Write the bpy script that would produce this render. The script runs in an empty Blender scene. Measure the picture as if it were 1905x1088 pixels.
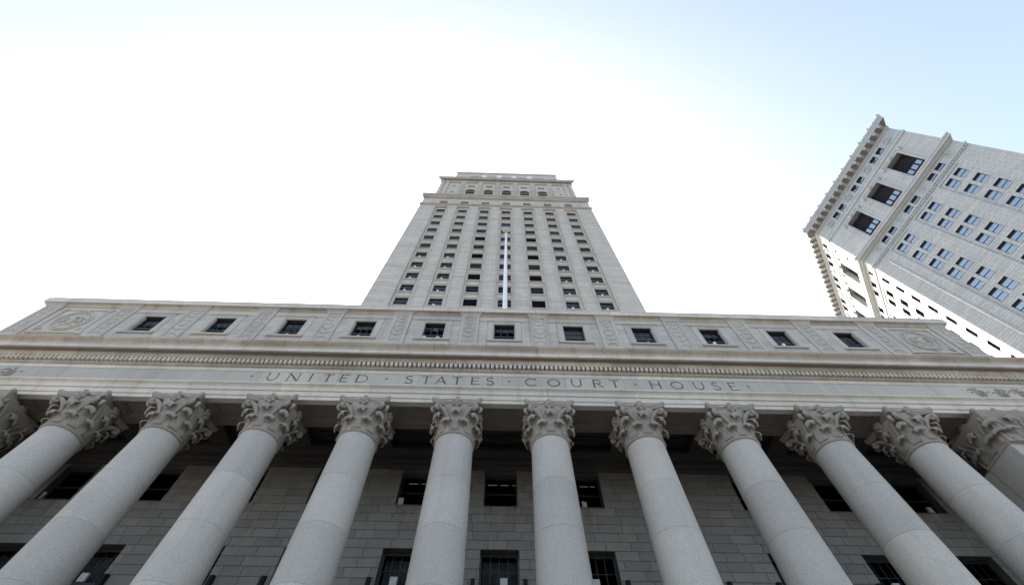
import bpy, bmesh, math, random
from mathutils import Vector, Matrix

random.seed(7)
S = bpy.context.scene
COL = S.collection
R = math.radians

# ------------------------------------------------------------------ camera, sky, sun, exposure
CAMX, CAMY, CAMZ = -0.12, -12.973, 0.0        # heights below are measured from the eye; the plaza lies 1.7 m lower
rows = [[0.9994824795, -0.0315979260, -0.0060286230],
        [-0.0252412585, -0.8865485792, 0.4619464206],
        [0.0199412160, 0.4615551839, 0.8868873436]]   # right, up, forward
cam_data = bpy.data.cameras.new('camera')
cam_data.sensor_width = 36.0
cam_data.lens = 15.99
cam_data.clip_start = 0.1
cam_data.clip_end = 6000
cam = bpy.data.objects.new('camera', cam_data)
COL.objects.link(cam)
m = Matrix.Identity(4)
for i in range(3):
    m[i][0], m[i][1], m[i][2] = rows[0][i], rows[1][i], -rows[2][i]
m[0][3], m[1][3], m[2][3] = CAMX, CAMY, CAMZ
cam.matrix_world = m
S.camera = cam

SUN_BEARING, SUN_EL = R(-10.0), R(46.0)        # bearing from +Y towards +X
world = bpy.data.worlds.new('World')
S.world = world
world.use_nodes = True
wn = world.node_tree.nodes
wl = world.node_tree.links
wn.clear()
sky = wn.new('ShaderNodeTexSky')
sky.sky_type = 'NISHITA'
sky.sun_disc = False
sky.sun_elevation = SUN_EL
sky.sun_rotation = SUN_BEARING
sky.altitude = 0
sky.air_density = 0.8
sky.dust_density = 3.2
sky.ozone_density = 1.0
bg = wn.new('ShaderNodeBackground')
bg.inputs['Strength'].default_value = 0.15
wo = wn.new('ShaderNodeOutputWorld')
tint = wn.new('ShaderNodeMix')                        # a slightly hazy, less saturated air all round
tint.data_type = 'RGBA'
tint.blend_type = 'MULTIPLY'
tint.inputs[0].default_value = 1.0
tint.inputs[7].default_value = (1.05, 0.975, 0.87, 1)
wl.new(sky.outputs['Color'], tint.inputs[6])
wl.new(tint.outputs[2], bg.inputs['Color'])
wl.new(bg.outputs['Background'], wo.inputs['Surface'])

sun_data = bpy.data.lights.new('sun', 'SUN')
sun_data.energy = 4.5
sun_data.angle = R(0.5)
sun_data.color = (1.0, 0.97, 0.93)
sun = bpy.data.objects.new('sun', sun_data)
COL.objects.link(sun)
sun.location = (0, 0, 200)
sdir = Vector((math.sin(SUN_BEARING) * math.cos(SUN_EL), math.cos(SUN_BEARING) * math.cos(SUN_EL), math.sin(SUN_EL)))
sun.rotation_euler = (-sdir).to_track_quat('-Z', 'Y').to_euler()

S.view_settings.view_transform = 'Standard'
S.view_settings.look = 'None'
S.view_settings.gamma = 1.0
S.view_settings.use_curve_mapping = False
S.view_settings.exposure = 2.02
S.render.engine = 'CYCLES'
S.cycles.use_denoising = True
S.cycles.max_bounces = 8
S.cycles.diffuse_bounces = 4
S.cycles.glossy_bounces = 3
S.cycles.transmission_bounces = 4
S.cycles.transparent_max_bounces = 8


# ------------------------------------------------------------------ materials
def new_mat(name):
    mt = bpy.data.materials.new(name)
    mt.use_nodes = True
    nt = mt.node_tree
    nt.nodes.clear()
    out = nt.nodes.new('ShaderNodeOutputMaterial')
    b = nt.nodes.new('ShaderNodeBsdfPrincipled')
    nt.links.new(b.outputs[0], out.inputs[0])
    return mt, nt, b


def ramp(nt, fac, stops):
    r = nt.nodes.new('ShaderNodeValToRGB')
    e = r.color_ramp.elements
    while len(e) < len(stops):
        e.new(0.5)
    for el, (p, c) in zip(e, stops):
        el.position = p
        el.color = (c[0], c[1], c[2], 1)
    nt.links.new(fac, r.inputs[0])
    return r.outputs[0]


def noise(nt, vec, scale, detail=5, rough=0.6, stretch=None):
    if stretch:
        mp = nt.nodes.new('ShaderNodeMapping')
        mp.inputs['Scale'].default_value = stretch
        nt.links.new(vec, mp.inputs[0])
        vec = mp.outputs[0]
    n = nt.nodes.new('ShaderNodeTexNoise')
    n.inputs['Scale'].default_value = scale
    n.inputs['Detail'].default_value = detail
    n.inputs['Roughness'].default_value = rough
    nt.links.new(vec, n.inputs['Vector'])
    return n.outputs['Fac']


def mix(nt, a, b, fac, mode='MIX'):
    mx = nt.nodes.new('ShaderNodeMix')
    mx.data_type = 'RGBA'
    mx.blend_type = mode
    for v, s in ((fac, 0), (a, 6), (b, 7)):
        if isinstance(v, (int, float)):
            mx.inputs[s].default_value = v
        elif isinstance(v, tuple):
            mx.inputs[s].default_value = (v[0], v[1], v[2], 1)
        else:
            nt.links.new(v, mx.inputs[s])
    return mx.outputs[2]


def math_node(nt, op, a, b=None, c=None):
    n = nt.nodes.new('ShaderNodeMath')
    n.operation = op
    for i, v in enumerate((a, b, c)):
        if v is None:
            continue
        if isinstance(v, (int, float)):
            n.inputs[i].default_value = v
        else:
            nt.links.new(v, n.inputs[i])
    return n.outputs[0]


def stone(name, base, vary=0.12, stain=(0.30, 0.25, 0.19), stain_amt=0.35, speck=0.0, streak=0.25, bump=0.15,
          rough=0.85, coursing=None, grain=30, dark=(0.16, 0.15, 0.14), gamp=1.0, bands=0.0):
    """weathered stone: colour differs from piece to piece, stains, rain streaks, grain; optional fine coursing"""
    mt, nt, b = new_mat(name)
    geo = nt.nodes.new('ShaderNodeNewGeometry')
    oi = nt.nodes.new('ShaderNodeObjectInfo')
    pos = geo.outputs['Position']
    rnd = math_node(nt, 'FRACT', math_node(nt, 'ADD', geo.outputs['Random Per Island'], math_node(nt, 'MULTIPLY', oi.outputs['Random'], 7.31)))
    c = ramp(nt, rnd, [(0.0, tuple(x * (1 - vary) for x in base)), (0.5, base),
                       (1.0, (base[0] * (1 + vary), base[1] * (1 + vary * .8), base[2] * (1 + vary * .55)))])
    n1 = noise(nt, pos, 0.55, 6, 0.65)
    st = ramp(nt, n1, [(0.42, (0, 0, 0)), (0.72, (1, 1, 1))])
    f = math_node(nt, 'MULTIPLY', st, stain_amt)
    c = mix(nt, c, stain, f)
    if streak:
        n2 = noise(nt, pos, 1.0, 5, 0.6, (2.4, 2.4, 0.16))
        s2 = ramp(nt, n2, [(0.5, (0, 0, 0)), (0.78, (1, 1, 1))])
        c = mix(nt, c, dark, math_node(nt, 'MULTIPLY', s2, streak))
    n3 = noise(nt, pos, grain, 4, 0.7)
    g = ramp(nt, n3, [(0.3, (1 - .14 * gamp,) * 3), (0.7, (1 + .12 * gamp,) * 3)])
    c = mix(nt, c, g, 1.0, 'MULTIPLY')
    if speck:
        v = nt.nodes.new('ShaderNodeTexVoronoi')
        v.inputs['Scale'].default_value = 38
        nt.links.new(pos, v.inputs['Vector'])
        sp = ramp(nt, v.outputs['Color'], [(0.15, (1 - speck,) * 3), (0.5, (1, 1, 1)), (0.9, (1 + speck,) * 3)])
        c = mix(nt, c, sp, 1.0, 'MULTIPLY')
    if bands:
        nb = noise(nt, pos, 1.0, 5, 0.65, (0.10, 0.10, 2.2))
        c = mix(nt, c, ramp(nt, nb, [(0.3, (1 - bands * .55, 1 - bands * .6, 1 - bands * .7)), (0.5, (1, 1, 1)), (0.7, (1 + bands * .3, 1 + bands * .28, 1 + bands * .25))]), 1.0, 'MULTIPLY')
    height = n3
    if coursing:
        d, bw, bh, amt = coursing
        dot = nt.nodes.new('ShaderNodeVectorMath')
        dot.operation = 'DOT_PRODUCT'
        nt.links.new(pos, dot.inputs[0])
        dot.inputs[1].default_value = d
        sep = nt.nodes.new('ShaderNodeSeparateXYZ')
        nt.links.new(pos, sep.inputs[0])
        cmb = nt.nodes.new('ShaderNodeCombineXYZ')
        nt.links.new(dot.outputs['Value'], cmb.inputs[0])
        nt.links.new(sep.outputs[2], cmb.inputs[1])
        br = nt.nodes.new('ShaderNodeTexBrick')
        br.inputs['Scale'].default_value = 1.0
        br.inputs['Brick Width'].default_value = bw
        br.inputs['Row Height'].default_value = bh
        br.inputs['Mortar Size'].default_value = bh * 0.06
        br.inputs['Mortar Smooth'].default_value = 0.3
        br.inputs['Color1'].default_value = (1 + amt * .28, 1 + amt * .25, 1 + amt * .2, 1)
        br.inputs['Color2'].default_value = (1 - amt * .28, 1 - amt * .28, 1 - amt * .25, 1)
        br.inputs['Mortar'].default_value = (1 - amt * 2.0,) * 3 + (1,)
        nt.links.new(cmb.outputs[0], br.inputs['Vector'])
        c = mix(nt, c, br.outputs['Color'], 1.0, 'MULTIPLY')
    nt.links.new(c, b.inputs['Base Color'])
    b.inputs['Roughness'].default_value = rough
    bp = nt.nodes.new('ShaderNodeBump')
    bp.inputs['Strength'].default_value = bump
    bp.inputs['Distance'].default_value = 0.03
    nt.links.new(height, bp.inputs['Height'])
    nt.links.new(bp.outputs[0], b.inputs['Normal'])
    return mt


def plain(name, col, rough=0.6, metal=0.0, emit=None, nscale=4.0, nvar=0.15):
    mt, nt, b = new_mat(name)
    geo = nt.nodes.new('ShaderNodeNewGeometry')
    n = noise(nt, geo.outputs['Position'], nscale)
    c = ramp(nt, n, [(0.3, tuple(x * (1 - nvar) for x in col)), (0.7, tuple(min(1, x * (1 + nvar)) for x in col))])
    nt.links.new(c, b.inputs['Base Color'])
    b.inputs['Roughness'].default_value = rough
    b.inputs['Metallic'].default_value = metal
    if emit:
        b.inputs['Emission Color'].default_value = (*emit[0], 1)
        b.inputs['Emission Strength'].default_value = emit[1]
    return mt


def glass(name, tint, refl, wave=0.02):
    mt = bpy.data.materials.new(name)
    mt.use_nodes = True
    nt = mt.node_tree
    nt.nodes.clear()
    out = nt.nodes.new('ShaderNodeOutputMaterial')
    tr = nt.nodes.new('ShaderNodeBsdfTransparent')
    tr.inputs[0].default_value = (*tint, 1)
    gl = nt.nodes.new('ShaderNodeBsdfGlossy')
    gl.inputs['Roughness'].default_value = 0.03
    gl.inputs['Color'].default_value = (0.88, 1.0, 1.0, 1)
    lw = nt.nodes.new('ShaderNodeLayerWeight')
    lw.inputs['Blend'].default_value = refl
    geo = nt.nodes.new('ShaderNodeNewGeometry')
    n = noise(nt, geo.outputs['Position'], 1.3, 2)
    bp = nt.nodes.new('ShaderNodeBump')
    bp.inputs['Strength'].default_value = wave
    bp.inputs['Distance'].default_value = 0.2
    nt.links.new(n, bp.inputs['Height'])
    nt.links.new(bp.outputs[0], gl.inputs['Normal'])
    ms = nt.nodes.new('ShaderNodeMixShader')
    nt.links.new(lw.outputs['Fresnel'], ms.inputs[0])
    nt.links.new(tr.outputs[0], ms.inputs[1])
    nt.links.new(gl.outputs[0], ms.inputs[2])
    nt.links.new(ms.outputs[0], out.inputs[0])
    return mt


M = {}
M['lime'] = stone('limestone', (0.51, 0.46, 0.385), 0.11, (0.40, 0.335, 0.255), 0.5, streak=0.5, dark=(0.27, 0.24, 0.20))
M['fascia'] = stone('pale_limestone', (0.64, 0.575, 0.475), 0.10, (0.46, 0.375, 0.27), 0.5, streak=0.42, dark=(0.30, 0.26, 0.21))
M['moulding'] = stone('weathered_limestone', (0.49, 0.42, 0.325), 0.20, (0.31, 0.235, 0.155), 0.8, streak=0.5)
M['soffit'] = stone('grimy_shaded_limestone', (0.235, 0.195, 0.15), 0.06, (0.19, 0.15, 0.115), 0.7, streak=0.2)  # brown grime, with the shadow under the cornice deepened in the colour
M['capital'] = stone('carved_limestone', (0.37, 0.32, 0.255), 0.04, (0.25, 0.20, 0.15), 0.5, streak=0.2, grain=14, bump=0.35)
M['column'] = stone('speckled_granite', (0.48, 0.432, 0.36), 0.12, (0.38, 0.335, 0.275), 0.5, speck=0.11, streak=0.28, grain=42, bump=0.03, rough=0.75, gamp=0.6, dark=(0.25, 0.22, 0.19))
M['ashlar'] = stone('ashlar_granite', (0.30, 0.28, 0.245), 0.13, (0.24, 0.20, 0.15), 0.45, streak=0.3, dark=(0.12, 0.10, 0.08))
def rust(mt):
    nt = mt.node_tree
    b = next(n for n in nt.nodes if n.type == 'BSDF_PRINCIPLED')
    src = b.inputs['Base Color'].links[0].from_socket
    geo = nt.nodes.new('ShaderNodeNewGeometry')
    sep = nt.nodes.new('ShaderNodeSeparateXYZ')
    nt.links.new(geo.outputs['Position'], sep.inputs[0])
    fx = math_node(nt, 'ABSOLUTE', math_node(nt, 'SUBTRACT', math_node(nt, 'FRACT', math_node(nt, 'ADD', math_node(nt, 'DIVIDE', sep.outputs[0], 3.6), 100.5)), 0.5))
    inx = math_node(nt, 'LESS_THAN', fx, 0.185)
    mr = nt.nodes.new('ShaderNodeMapRange')
    mr.inputs[1].default_value, mr.inputs[2].default_value = 11.55, 12.5
    nt.links.new(sep.outputs[2], mr.inputs[0])
    low = math_node(nt, 'LESS_THAN', sep.outputs[2], 12.6)
    n = noise(nt, geo.outputs['Position'], 1.0, 4, 0.6, (2.2, 2.2, 0.5))
    pat = ramp(nt, n, [(0.45, (0, 0, 0)), (0.68, (1, 1, 1))])
    f = math_node(nt, 'MULTIPLY', math_node(nt, 'MULTIPLY', math_node(nt, 'MULTIPLY', inx, low), mr.outputs[0]), pat)
    nt.links.new(mix(nt, src, (0.17, 0.085, 0.04), math_node(nt, 'MULTIPLY', f, 0.75)), b.inputs['Base Color'])


rust(M['ashlar'])
M['mortar'] = stone('mortar', (0.10, 0.092, 0.07), 0.02, streak=0)
M['tower'] = stone('tower_stone', (0.60, 0.54, 0.445), 0.02, (0.49, 0.40, 0.29), 0.45, streak=0.28, coursing=((1, 1, 0), 1.1, 0.40, 0.15), dark=(0.33, 0.30, 0.26), bands=0.42)
M['tower_trim'] = stone('tower_trim_stone', (0.58, 0.525, 0.435), 0.05, (0.46, 0.385, 0.29), 0.4, streak=0.25, dark=(0.3, 0.27, 0.23))
M['incised'] = plain('incised_grime', (0.15, 0.11, 0.075), 0.9)
M['frame'] = plain('dark_bronze_sash', (0.035, 0.033, 0.032), 0.45)
M['pale_frame'] = plain('grey_painted_sash', (0.05, 0.05, 0.053), 0.5)
M['blue_frame'] = plain('maroon_black_steel', (0.04, 0.032, 0.038), 0.55)
M['iron'] = plain('ornate_iron_panel', (0.024, 0.022, 0.026), 0.8)
M['iron'].node_tree.nodes['Principled BSDF'].inputs['Specular IOR Level'].default_value = 0.2
M['white'] = plain('white_paint', (0.86, 0.835, 0.79), 0.6, nvar=0.03)
M['ball'] = plain('gilded_bronze', (0.45, 0.36, 0.22), 0.4, 0.6)
M['blind'] = plain('window_blind', (0.34, 0.33, 0.31), 0.8, nscale=1.0)
M['curtain'] = plain('pale_curtain', (0.20, 0.19, 0.165), 0.9, nscale=1.5)
M['paper'] = plain('white_ware', (0.62, 0.60, 0.56), 0.5, nvar=0.04)
M['orange'] = plain('orange_paper', (0.62, 0.36, 0.22), 0.7)
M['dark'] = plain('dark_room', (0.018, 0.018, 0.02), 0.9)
M['lamp'] = plain('fluorescent_tube', (0.35, 0.35, 0.35), 0.5, emit=((0.92, 0.97, 1.0), 0.05))
M['black'] = plain('black_panel', (0.006, 0.006, 0.009), 1.0)
M['black'].node_tree.nodes['Principled BSDF'].inputs['Specular IOR Level'].default_value = 0.05
M['loggia_shade'] = plain('shaded_brown', (0.24, 0.18, 0.145), 0.9)  # brown that puts the loggia recess's shadow into its back wall
M['roof'] = plain('roof_gravel', (0.22, 0.21, 0.2), 0.9)
M['tower_band'] = stone('tower_cornice_stone', (0.47, 0.41, 0.33), 0.05, (0.30, 0.235, 0.165), 0.7, streak=0.3)
M['inner'] = stone('shade_dark_limestone', (0.10, 0.085, 0.07), 0.05, (0.10, 0.08, 0.06), 0.6, streak=0.2)  # shade of the portico ceiling and inner cornice put into the colour
M['glass'] = glass('window_glass', (0.70, 0.73, 0.75), 0.035)
M['sky_glass'] = glass('coated_glass', (0.20, 0.24, 0.30), 0.80)


def ground_mat():
    mt, nt, b = new_mat('plaza_paving')
    geo = nt.nodes.new('ShaderNodeNewGeometry')
    br = nt.nodes.new('ShaderNodeTexBrick')
    br.inputs['Scale'].default_value = 1.0
    br.inputs['Brick Width'].default_value = 1.2
    br.inputs['Row Height'].default_value = 0.6
    br.inputs['Mortar Size'].default_value = 0.008
    br.inputs['Color1'].default_value = (0.16, 0.155, 0.15, 1)
    br.inputs['Color2'].default_value = (0.13, 0.128, 0.125, 1)
    br.inputs['Mortar'].default_value = (0.12, 0.12, 0.12, 1)
    nt.links.new(geo.outputs['Position'], br.inputs['Vector'])
    n = noise(nt, geo.outputs['Position'], 0.4)
    g = ramp(nt, n, [(0.3, (0.8, 0.8, 0.8)), (0.7, (1.1, 1.1, 1.1))])
    nt.links.new(mix(nt, br.outputs['Color'], g, 1.0, 'MULTIPLY'), b.inputs['Base Color'])
    b.inputs['Roughness'].default_value = 0.9
    return mt


M['plaza'] = ground_mat()
M['ground'] = plain('city_ground', (0.07, 0.07, 0.07), 0.95, nscale=0.05)


# ------------------------------------------------------------------ mesh helpers
class Frame:
    """local facade axes: s along the wall, o outward, z up"""
    def __init__(self, origin, along, outward):
        self.p = Vector((origin[0], origin[1], 0))
        self.a = Vector((along[0], along[1], 0)).normalized()
        self.n = Vector((outward[0], outward[1], 0)).normalized()

    def __call__(self, s, o, z):
        return self.p + self.a * s + self.n * o + Vector((0, 0, z))


FRONT = Frame((0, 0), (1, 0), (0, -1))          # courthouse: s = x, o = -y


class MB:
    def __init__(self, F=FRONT):
        self.v, self.f, self.F, self.smooth = [], [], F, []

    def add(self, vs, fs, smooth=False):
        k = len(self.v)
        self.v += [tuple(self.F(*p)) for p in vs]
        self.f += [tuple(i + k for i in f) for f in fs]
        self.smooth += [smooth] * len(fs)
        return self

    def box(self, s0, s1, o0, o1, z0, z1):
        vs = [(s, o, z) for z in (z0, z1) for o in (o0, o1) for s in (s0, s1)]
        return self.add(vs, [(0, 1, 3, 2), (4, 6, 7, 5), (0, 4, 5, 1), (2, 3, 7, 6), (0, 2, 6, 4), (1, 5, 7, 3)])

    def slab(self, s0, s1, ob, of, z0, z1, c=0.012):
        """stone block: chamfered arrises on the face"""
        vs = [(s0, ob, z0), (s1, ob, z0), (s1, ob, z1), (s0, ob, z1),
              (s0, of - c, z0), (s1, of - c, z0), (s1, of - c, z1), (s0, of - c, z1),
              (s0 + c, of, z0 + c), (s1 - c, of, z0 + c), (s1 - c, of, z1 - c), (s0 + c, of, z1 - c)]
        fs = [(0, 3, 2, 1), (8, 9, 10, 11)]
        for i in range(4):
            j = (i + 1) % 4
            fs += [(i, j, j + 4, i + 4), (i + 4, j + 4, j + 8, i + 8)]
        return self.add(vs, fs)

    def frustum(self, a, b):
        """a, b: (s0,s1,o0,o1,z) rectangles below and above"""
        vs = []
        for (s0, s1, o0, o1, z) in (a, b):
            vs += [(s0, o0, z), (s1, o0, z), (s1, o1, z), (s0, o1, z)]
        return self.add(vs, [(3, 2, 1, 0), (4, 5, 6, 7), (0, 1, 5, 4), (1, 2, 6, 5), (2, 3, 7, 6), (3, 0, 4, 7)])

    def prism(self, prof, s0, s1, m0=0.0, m1=0.0):
        """profile of (o,z) drawn out along s; m0/m1 mitre the ends with the projection"""
        n = len(prof)
        vs = [(s0 - m0 * o, o, z) for o, z in prof] + [(s1 + m1 * o, o, z) for o, z in prof]
        fs = [(i, (i + 1) % n, n + (i + 1) % n, n + i) for i in range(n)]
        return self.add(vs, fs + [tuple(range(n))[::-1], tuple(range(n, 2 * n))])

    def tube(self, pts, rads, n=8, flat=1.0, smooth=True):
        """round bar along points (s,o,z)"""
        P = [Vector(p) for p in pts]
        if not hasattr(rads, '__len__'):
            rads = [rads] * len(P)
        vs, fs = [], []
        up = Vector((0.13, 0.97, 0.21))
        for i, p in enumerate(P):
            t = (P[min(i + 1, len(P) - 1)] - P[max(i - 1, 0)])
            t = t.normalized() if t.length > 1e-9 else Vector((1, 0, 0))
            x = t.cross(up)
            x = x.normalized() if x.length > 1e-4 else Vector((1, 0, 0))
            y = x.cross(t).normalized()
            for k in range(n):
                a = 2 * math.pi * k / n
                vs.append(tuple(p + (x * math.cos(a) + y * math.sin(a) * flat) * rads[i]))
        for i in range(len(P) - 1):
            for k in range(n):
                fs.append((i * n + k, i * n + (k + 1) % n, (i + 1) * n + (k + 1) % n, (i + 1) * n + k))
        fs.append(tuple(range(n))[::-1])
        fs.append(tuple((len(P) - 1) * n + k for k in range(n)))
        return self.add(vs, fs, smooth)

    def lathe(self, prof, cs, co, n=48, smooth=True, close=False):
        """(r,z) profile turned round the vertical at (cs,co)"""
        m_ = len(prof)
        vs = [(cs + r * math.cos(2 * math.pi * k / n), co + r * math.sin(2 * math.pi * k / n), z) for r, z in prof for k in range(n)]
        fs = []
        for i in range(m_ if close else m_ - 1):
            j = (i + 1) % m_
            for k in range(n):
                fs.append((i * n + k, i * n + (k + 1) % n, j * n + (k + 1) % n, j * n + k))
        if not close:
            fs.append(tuple(range(n))[::-1])
            fs.append(tuple((m_ - 1) * n + k for k in range(n)))
        return self.add(vs, fs, smooth)

    def ball(self, c, r, n=10, m_=6):
        rx, ro, rz = r if hasattr(r, '__len__') else (r, r, r)
        vs = [(c[0] + rx * math.sin(math.pi * i / m_) * math.cos(2 * math.pi * k / n),
               c[1] + ro * math.sin(math.pi * i / m_) * math.sin(2 * math.pi * k / n),
               c[2] + rz * math.cos(math.pi * i / m_)) for i in range(1, m_) for k in range(n)]
        vs += [(c[0], c[1], c[2] + rz), (c[0], c[1], c[2] - rz)]
        t, b = len(vs) - 2, len(vs) - 1
        fs = [(i * n + k, i * n + (k + 1) % n, (i + 1) * n + (k + 1) % n, (i + 1) * n + k) for i in range(m_ - 2) for k in range(n)]
        fs += [(t, k, (k + 1) % n) for k in range(n)]
        fs += [(b, (m_ - 2) * n + (k + 1) % n, (m_ - 2) * n + k) for k in range(n)]
        return self.add(vs, fs, True)

    def wall(self, s0, s1, z0, z1, holes, of, ob):
        """slab from o=ob to o=of with rectangular openings (a,b,c,d) = s0,s1,z0,z1"""
        ss = sorted({s0, s1, *[x for h in holes for x in h[:2]]})
        zz = sorted({z0, z1, *[x for h in holes for x in h[2:]]})
        ss = [x for x in ss if s0 - 1e-6 <= x <= s1 + 1e-6]
        zz = [x for x in zz if z0 - 1e-6 <= x <= z1 + 1e-6]
        ns, nz = len(ss), len(zz)
        vs = [(s, o, z) for o in (of, ob) for z in zz for s in ss]
        I = lambda k, j, i: k * ns * nz + j * ns + i
        solid = {}
        for j in range(nz - 1):
            zc = (zz[j] + zz[j + 1]) / 2
            hs = [h for h in holes if h[2] < zc < h[3]]
            for i in range(ns - 1):
                sc = (ss[i] + ss[i + 1]) / 2
                solid[i, j] = not any(h[0] < sc < h[1] for h in hs)
        fs = []
        for (i, j), ok in solid.items():
            if not ok:
                continue
            fs.append((I(0, j, i), I(0, j, i + 1), I(0, j + 1, i + 1), I(0, j + 1, i)))
            fs.append((I(1, j, i), I(1, j + 1, i), I(1, j + 1, i + 1), I(1, j, i + 1)))
            if not solid.get((i - 1, j)):
                fs.append((I(0, j, i), I(0, j + 1, i), I(1, j + 1, i), I(1, j, i)))
            if not solid.get((i + 1, j)):
                fs.append((I(0, j, i + 1), I(1, j, i + 1), I(1, j + 1, i + 1), I(0, j + 1, i + 1)))
            if not solid.get((i, j - 1)):
                fs.append((I(0, j, i), I(1, j, i), I(1, j, i + 1), I(0, j, i + 1)))
            if not solid.get((i, j + 1)):
                fs.append((I(0, j + 1, i), I(0, j + 1, i + 1), I(1, j + 1, i + 1), I(1, j + 1, i)))
        return self.add(vs, fs)

    def mesh(self, name, mat, recalc=True, solid=0.0):
        me = bpy.data.meshes.new(name)
        me.from_pydata(self.v, [], self.f)
        me.polygons.foreach_set('use_smooth', self.smooth)
        if recalc or solid:
            bm = bmesh.new()
            bm.from_mesh(me)
            if solid:
                bmesh.ops.solidify(bm, geom=bm.faces[:], thickness=solid)
            bmesh.ops.recalc_face_normals(bm, faces=bm.faces[:])
            bm.to_mesh(me)
            bm.free()
        me.materials.append(mat)
        me.update()
        return me

    def obj(self, name, mat, parent=None, **kw):
        return link(name, self.mesh(name, mat, **kw), parent)


def link(name, me, parent=None, loc=None):
    o = bpy.data.objects.new(name, me)
    COL.objects.link(o)
    if parent is not None:
        o.parent = parent
        if parent.matrix_world != Matrix.Identity(4) or any(parent.location):
            o.matrix_parent_inverse = Matrix.Translation(parent_world(parent)).inverted()
    if loc is not None:
        o.location = loc
    return o


def parent_world(p):
    t = Vector((0, 0, 0))
    while p is not None:
        t += p.location + p.matrix_parent_inverse.translation
        p = p.parent
    return t


def thing(name, label, cat, loc=(0, 0, 0), group=None):
    o = bpy.data.objects.new(name, None)
    COL.objects.link(o)
    o.location = loc
    tag(o, label, cat, group)
    return o


def tag(o, label, cat, group=None):
    o['label'] = label
    o['category'] = cat
    if group:
        o['group'] = group
    return o


def struct(o):
    o['kind'] = 'structure'
    return o


def stuff(o):
    o['kind'] = 'stuff'
    return o


def copy_at(o, parent, loc, name=None):
    """copy of one mesh object (shared mesh) moved by loc, under parent"""
    c = o.copy()
    COL.objects.link(c)
    c.parent = parent
    c.location = Vector(loc)
    return c


# ------------------------------------------------------------------ ground
GZ = -1.7
struct(MB().box(-1500, 1500, -1500, 1500, GZ - 1.0, GZ - 0.004).obj('ground', M['ground']))
struct(MB().box(-60, 60, 3.2, 70, GZ - 0.3, GZ).obj('plaza', M['plaza']))

# ------------------------------------------------------------------ courthouse: portico block
BAY = 3.6
CX = [(i - 5.5) * BAY for i in range(12)]         # piers are 0 and 11, columns 1..10
MID = [(i - 5) * BAY for i in range(11)]          # window axes
ch = thing('courthouse', 'grey stone courthouse with ten tall round columns and an inscribed frieze', 'courthouse', (0, 0, GZ))
END = 25.2
FLOOR_Z = 0.6

steps = MB()
for k in range(13):
    zt = FLOOR_Z - k * 0.17
    steps.box(-21.5, 21.5, -3.35 if k == 0 else 1.2 + (k - 1) * 0.34, 1.2 + k * 0.34, GZ, zt - 0.002 * 0)
steps.obj('front_steps', M['column'], ch)

# --- architrave: core and blocks
ARCH = [(-0.73, 13.99), (0.70, 13.99), (0.70, 14.175), (0.74, 14.18), (0.74, 14.435), (0.785, 14.44), (0.785, 14.62),
        (0.81, 14.66), (0.87, 14.71), (0.90, 14.72), (0.90, 14.795), (0.60, 14.80), (-0.73, 14.80)]
core = MB().wall(-END + .05, END - .05, -0.70, 0.66, [], 14.75, 14.012)
core.v = []
core.f = []
core.smooth = []
holes = []
panels = []
for i in range(11):
    holes.append((CX[i] + 1.12, CX[i + 1] - 1.12))
core.box(-END + .1, END - .1, -0.70, 0.67, 14.10, 14.78)
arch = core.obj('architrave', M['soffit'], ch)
prof_front = [(0.46, 13.99)] + ARCH[1:11] + [(0.66, 14.795), (0.66, 14.11), (0.46, 14.11)]
prof_back = [(-0.73, 13.99), (-0.40, 13.99), (-0.40, 14.11), (-0.72, 14.11), (-0.72, 14.8), (-0.73, 14.8)]
edges = [-END] + CX + [END]
for a, b in zip(edges[:-1], edges[1:]):
    MB().prism(prof_front, a + 0.005, b - 0.005).obj('architrave_block', M['fascia'], arch)
MB().prism(prof_back, -END, END).obj('inner_beam_edge', M['soffit'], arch)
for x in CX:
    MB().box(x - 1.12, x + 1.12, -0.397, 0.457, 13.992, 14.098).obj('soffit_rail', M['soffit'], arch)
for i in range(11):
    p = MB()
    s0, s1 = CX[i] + 1.123, CX[i + 1] - 1.123
    for k, (ins, z) in enumerate(((0.0, 14.03), (0.07, 14.055))):
        a, b, c, d = s0 + ins, s1 - ins, -0.395 + ins, 0.455 - ins
        w = 0.068
        p.box(a, b, c, c + w, z, 14.098).box(a, b, d - w, d, z, 14.098)
        p.box(a, a + w, c + w, d - w, z, 14.098).box(b - w, b, c + w, d - w, z, 14.098)
    p.obj('soffit_panel', M['soffit'], arch)

# --- frieze with the incised inscription
LET = [('U', -9.72), ('N', -8.84), ('I', -8.12), ('T', -7.41), ('E', -6.72), ('D', -5.98), ('.', -4.95), ('S', -4.0), ('T', -3.27),
       ('A', -2.65), ('T', -1.97), ('E', -1.21), ('S', -0.57), ('.', 0.24), ('C', 1.16), ('O', 2.14), ('U', 3.11), ('R', 4.02),
       ('T', 4.76), ('.', 5.65), ('H', 6.5), ('O', 7.43), ('U', 8.38), ('S', 9.12), ('E', 9.85), ('.', 10.53), ('.', -10.6)]
LZ, LH, FO = 15.155, 0.50, 0.68


def arc(cx, cz, rx, rz, a0, a1, n=14):
    return [(cx + rx * math.cos(R(a0 + (a1 - a0) * k / n)), cz + rz * math.sin(R(a0 + (a1 - a0) * k / n))) for k in range(n + 1)]


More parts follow.
